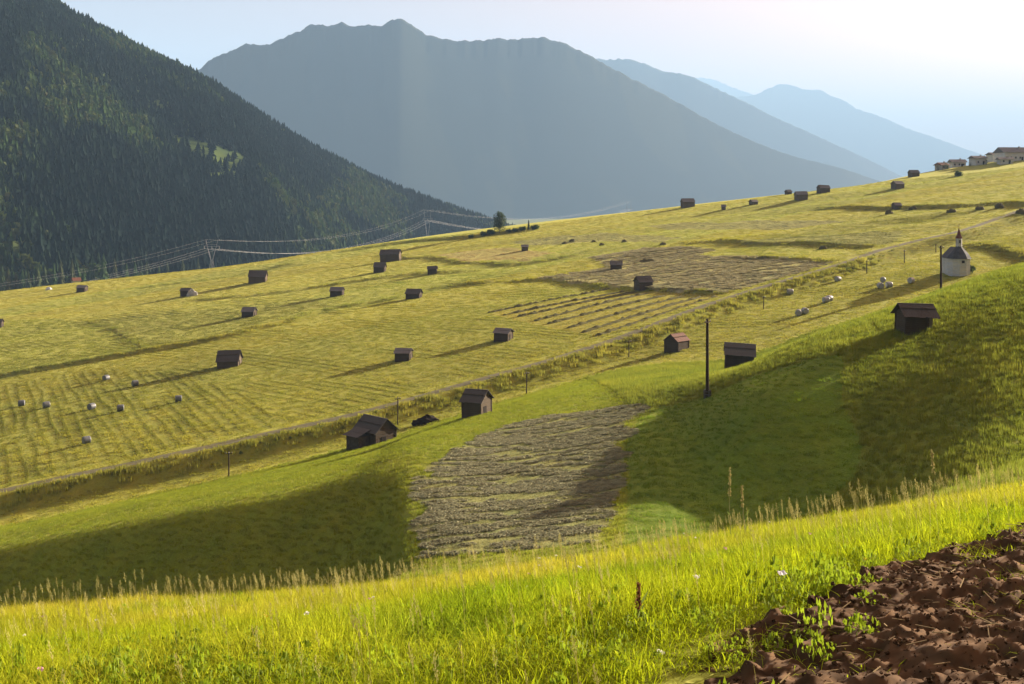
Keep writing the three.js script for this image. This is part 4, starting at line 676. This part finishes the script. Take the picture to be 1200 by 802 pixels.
// ------------------------------------------------------------------ village on the crest
{
  const wallM = [[0.74, 0.72, 0.68], [0.5, 0.46, 0.40], [0.66, 0.65, 0.62], [0.2, 0.15, 0.11]].map((c) => mat(c, { map: grainMap })), roofM = [[0.24, 0.22, 0.205], [0.28, 0.17, 0.13], [0.2, 0.195, 0.195]].map((c) => mat(c, { map: plankTex })), glass = mat([0.04, 0.045, 0.05], { roughness: 0.15 }), frame = mat([0.6, 0.58, 0.55]);
  const house = (x, y, w, h, depth, roofH, wm, rm, yaw, label, d0) => {
    const d = d0, X = (x - 600) / FPX * d, gy = ground(X, d), base = Math.max(gy, (HZ - y) / FPX * d) - 1.5, g = thing('village_house', label, 'house', 'houses of the village on the crest', [X, EYE + base, -d], yaw), ww = px(w, d), hh = px(h, d) + 1.5, rh = px(roofH, d);
    part('wall', box(ww, hh, depth, 0, hh / 2, 0), wallM[wm], g);
    const sh = new THREE.Shape([new THREE.Vector2(-depth / 2 - 0.9, 0), new THREE.Vector2(depth / 2 + 0.9, 0), new THREE.Vector2(0, rh)]), r = new THREE.ExtrudeGeometry(sh, { depth: ww + 1.8, bevelEnabled: false }); r.rotateY(Math.PI / 2); r.translate(-ww / 2 - 0.9, hh + 0.01, 0); const rf = part('roof', r, roofM[rm], g);
    part('chimney', box(0.8, 1.6, 0.8, ww * 0.2, hh + rh * 0.90, depth * 0.1), wallM[1], rf);
    const n = Math.max(2, Math.round(ww / 3)); for (let f = 0; f < Math.max(1, Math.floor((hh - 1.5) / 2.8)); f++) for (let i = 0; i < n; i++) { const wdw = part('window', box(1.0, 1.2, 0.08), glass, g); wdw.position.set(-ww / 2 + (i + 0.5) * ww / n, 1.5 + 1.6 + f * 2.8, depth / 2 + 0.02); part('window_frame', merged([box(1.25, 0.12, 0.12, 0, 0.66, 0), box(1.25, 0.12, 0.12, 0, -0.66, 0), box(0.12, 1.2, 0.12, -0.56, 0, 0), box(0.12, 1.2, 0.12, 0.56, 0, 0)]), frame, wdw); }
    const dr = part('door', box(1.1, 2.1, 0.1), doorMat, g); dr.position.set(ww * 0.12 + 0.7, 1.5 + 1.05, depth / 2 + 0.03); return g;
  };
  house(1104, 203, 9, 5, 8, 3.4, 1, 1, 0.2, 'small brownish house first in the village row', 690);
  house(1122, 201, 15, 5.5, 9, 3.6, 0, 0, -0.1, 'pale house with low grey roof behind the small hut', 705);
  house(1146, 200, 13, 7.5, 9, 3, 2, 2, 0.05, 'grey house with flat looking roof in the middle of the village', 690);
  house(1164, 199, 8, 8, 9, 3, 0, 0, 0.1, 'narrow white house next to the large village house', 710);
  house(1187, 198, 32, 9, 13, 6.5, 0, 2, 0.06, 'largest village house with broad dark roof', 690);
  house(1232, 196, 34, 9, 13, 6.5, 2, 0, -0.1, 'long pale house at the far end of the village', 700);
  house(1178, 201, 14, 5, 7, 2.8, 2, 0, -0.12, 'low pale house in front of the largest village house', 672);
  let p = hit(1123.5, 206, 400); leafBush('village_bush', 'dark bush in front of the pale village house', p, 3, 2.6, 91, null);
  for (const [i, [x, y, h, r]] of [[1109, 201, 10, 4.5], [1099.5, 203, 6, 3.5], [1137, 200, 6, 3], [1156, 199, 7, 3], [1172, 199, 6, 3]].entries()) { const d = 684, X = (x - 600) / FPX * d; leafTree('village_tree', ['tree beside the small brownish village house', 'bushy tree at the end of the village row', 'low tree between two village houses', 'low tree beside the grey village house', 'low tree in front of the largest village house'][i], [X, EYE + Math.max(ground(X, d), (HZ - y) / FPX * d) - 0.6, -d], px(h, d), px(r, d), 95 + i, 'village trees', [0.06, 0.075, 0.03], 900); }
}
// ------------------------------------------------------------------ smaller things on the meadow
function mound(name, label, category, group, [X, d], rx, rz, h, m, seed) {
  const g = new THREE.SphereGeometry(1, 26, 14, 0, 6.283, 0, Math.PI * 0.55), p = g.attributes.position; for (let i = 0; i < p.count; i++) { const x = p.getX(i), y = p.getY(i), z = p.getZ(i), k = 1 + 0.5 * fbm(x * 2.2 + seed, z * 2.2 + y, 3, seed); p.setXYZ(i, x * rx * k, y * h * (k + 0.25 * vnoise(x * 6, z * 6, seed)), z * rz * k); } g.computeVertexNormals();
  const o = solo(name, g, m, label, category, group); o.position.set(...W(X, d)); return o;
}
{
  const dung = mat([0.045, 0.035, 0.026], { map: grainMap, bumpMap: grainBump, bumpScale: 0.2 }), haym = mat([0.13, 0.115, 0.05], { map: grainMap }), pale = mat([0.5, 0.48, 0.42], { map: grainMap });
  let p = hit(499, 497, 120); mound('manure_heap', 'long dark manure heap between the two huts below the road', 'heap', null, p, px(17, p[1]), 1.6, 1.15, dung, 5);
  p = hit(225, 347, 300); const q = hit(227, 347, 300); mound('pale_heap', 'pale pile leaning beside the boxy hut', 'heap', null, p, 2.2, 1.4, 2.5, pale, 9);
  const dots = [[777, 287], [662, 286, 1], [671, 283, 1], [696, 284, 1], [705, 288, 1], [732, 284, 1], [760, 307, 2], [1042, 251, 3], [1070, 246, 3], [1115, 249, 3], [1148, 246, 3], [1172, 244, 3], [1196, 250, 3], [965, 292, 4]];
  for (const [i, [x, y, k = 0]] of dots.entries()) { p = hit(x, y, 250); mound('hay_heap', ['lone small hay heap above the brown field', 'small dark hay heap on the bright strip past the tiny hut', 'dark heap of hay lying on the brown field', 'small dark heap on the far terraced slope', 'tiny heap beside the grass bank on the far field'][k], 'heap', 'hay heaps on the far fields', p, k === 2 ? 3 : k === 3 ? 1.7 : 1.2, 1, k === 3 ? 1.5 : 1.0, haym, 20 + i); }
  // small red roofed house and tank past the meadow edge
  const d = 660, X = (89 - 600) / FPX * d, gy = (HZ - 341) / FPX * d, g = thing('small_house', 'small pale house with red brown roof behind the hut at the meadow edge', 'house', null, [X, EYE + gy, -d], 0.6);
  part('wall', box(4.2, 16.2, 4.5, 0, -1.9, 0), pale, g); const sh = new THREE.Shape([new THREE.Vector2(-2.8, 0), new THREE.Vector2(2.8, 0), new THREE.Vector2(0, 1.8)]), r = new THREE.ExtrudeGeometry(sh, { depth: 5, bevelEnabled: false }); r.rotateY(Math.PI / 2); r.translate(-2.5, 6.21, 0); part('roof', r, mat([0.24, 0.11, 0.07], { map: plankTex }), g); const w = part('window', box(0.9, 1.1, 0.08), doorMat, g); w.position.set(0.6, 3.8, 2.27); part('window_sill', box(1.2, 0.1, 0.2, 0, -0.62, 0.05), pale, w);
  p = hit(57, 340, 300); const b = mound('white_tank', 'small white trough at the meadow edge in front of the forest', 'trough', null, p, 1.6, 0.9, 1.5, mat([0.6, 0.6, 0.58]), 44); b.name = 'water_trough';
}
// ------------------------------------------------------------------ plants and litter close by
{
  const g2 = (x, y, d) => { const X = (x - 600) / FPX * d; return [X, EYE + ground(X, d), -d]; };
  const stemM = thin([0.20, 0.20, 0.06], { transmission: 0.3 }), budM = thin([0.36, 0.31, 0.12], { transmission: 0.3 }), leafM = thin([0.14, 0.19, 0.04], { transmission: 0.45 });
  const tallWeed = (x, d, h, label, seed) => {
    const R = rng(seed), g = thing('tall_weed', label, 'weed', 'tall weeds on the bank', g2(x, 0, d), seed), top = [0.06 * (R() - 0.5), h, 0.05], mid = [0.03, h * 0.5, 0.02];
    part('stem', merged([bar([0, -0.05, 0], mid, 0.008, 0.006, 5), bar(mid, top, 0.006, 0.003, 5)]), stemM, g);
    part('flower_spike', leafyGeo(seed, 90, 0.016, (r) => { const t = r(), a = r() * 6.283, q = 0.02 * (1 - t * 0.6); return [mix(mid[0], top[0], 0.3 + 0.75 * t) + Math.cos(a) * q, mix(h * 0.62, h * 1.04, t), 0.04 + Math.sin(a) * q]; }), budM, g);
    for (let i = 0; i < 5; i++) { const s = new THREE.Shape(); s.moveTo(0, 0); s.quadraticCurveTo(0.022, 0.05, 0, 0.13); s.quadraticCurveTo(-0.022, 0.05, 0, 0); const l = new THREE.ShapeGeometry(s, 5); l.rotateX(-0.5 - 0.5 * R()); l.rotateY(i * 1.9); l.translate(0.01, h * (0.05 + 0.1 * i), 0); part('leaf', l, leafM, g); }
  };
  tallWeed(857, 15.8, 0.98, 'tallest weed stalk with a narrow flower spike above the bank', 3);
  tallWeed(874, 15.4, 0.72, 'shorter weed stalk leaning beside the tallest one', 4);
  tallWeed(1092, 15, 0.8, 'tall weed stalk on the bank near the bare soil', 6);
  { // red brown dock
    const d = 9.2, R = rng(12), g = thing('dock_plant', 'red brown seeding dock plant standing in the green herbs', 'weed', null, g2(748, 0, hit(748, 742, 3, 17)[1]), 0.3); const hh = 0.24;
    part('stem', bar([0, -0.03, 0], [0.01, hh, 0], 0.006, 0.003, 5), mat([0.18, 0.07, 0.03]), g);
    part('seed_head', leafyGeo(13, 110, 0.009, (r) => { const t = r(), a = r() * 6.283, q = 0.02 * (1 - 0.6 * t) * r(); return [Math.cos(a) * q, hh * (0.4 + 0.62 * t), Math.sin(a) * q]; }), thin([0.2, 0.085, 0.04], { transmission: 0.3 }), g);
    for (let i = 0; i < 4; i++) { const s = new THREE.Shape(); s.moveTo(0, 0); s.quadraticCurveTo(0.018, 0.04, 0, 0.1); s.quadraticCurveTo(-0.018, 0.04, 0, 0); const l = new THREE.ShapeGeometry(s, 5); l.rotateX(-0.9 + 0.3 * R()); l.rotateY(i * 1.6); part('leaf', l, leafM, g).position.y = 0.03 + 0.03 * i; }
  }
  { // white scrap
    const [X, d] = hit(917, 708, 3, 17), g = new THREE.PlaneGeometry(0.045, 0.03, 8, 6), p = g.attributes.position; for (let i = 0; i < p.count; i++) p.setZ(i, 0.015 * fbm(p.getX(i) * 60, p.getY(i) * 30, 2, 3)); g.rotateX(-1.1); g.computeVertexNormals(); const o = solo('paper_scrap', g, mat([0.7, 0.7, 0.7], { side: THREE.DoubleSide }), 'crumpled white paper scrap at the edge of the bare soil', 'litter'); o.position.set(...W(X, d, 0.16)); o.rotation.y = 0.4;
  }
}
renderer.render(scene, camera);
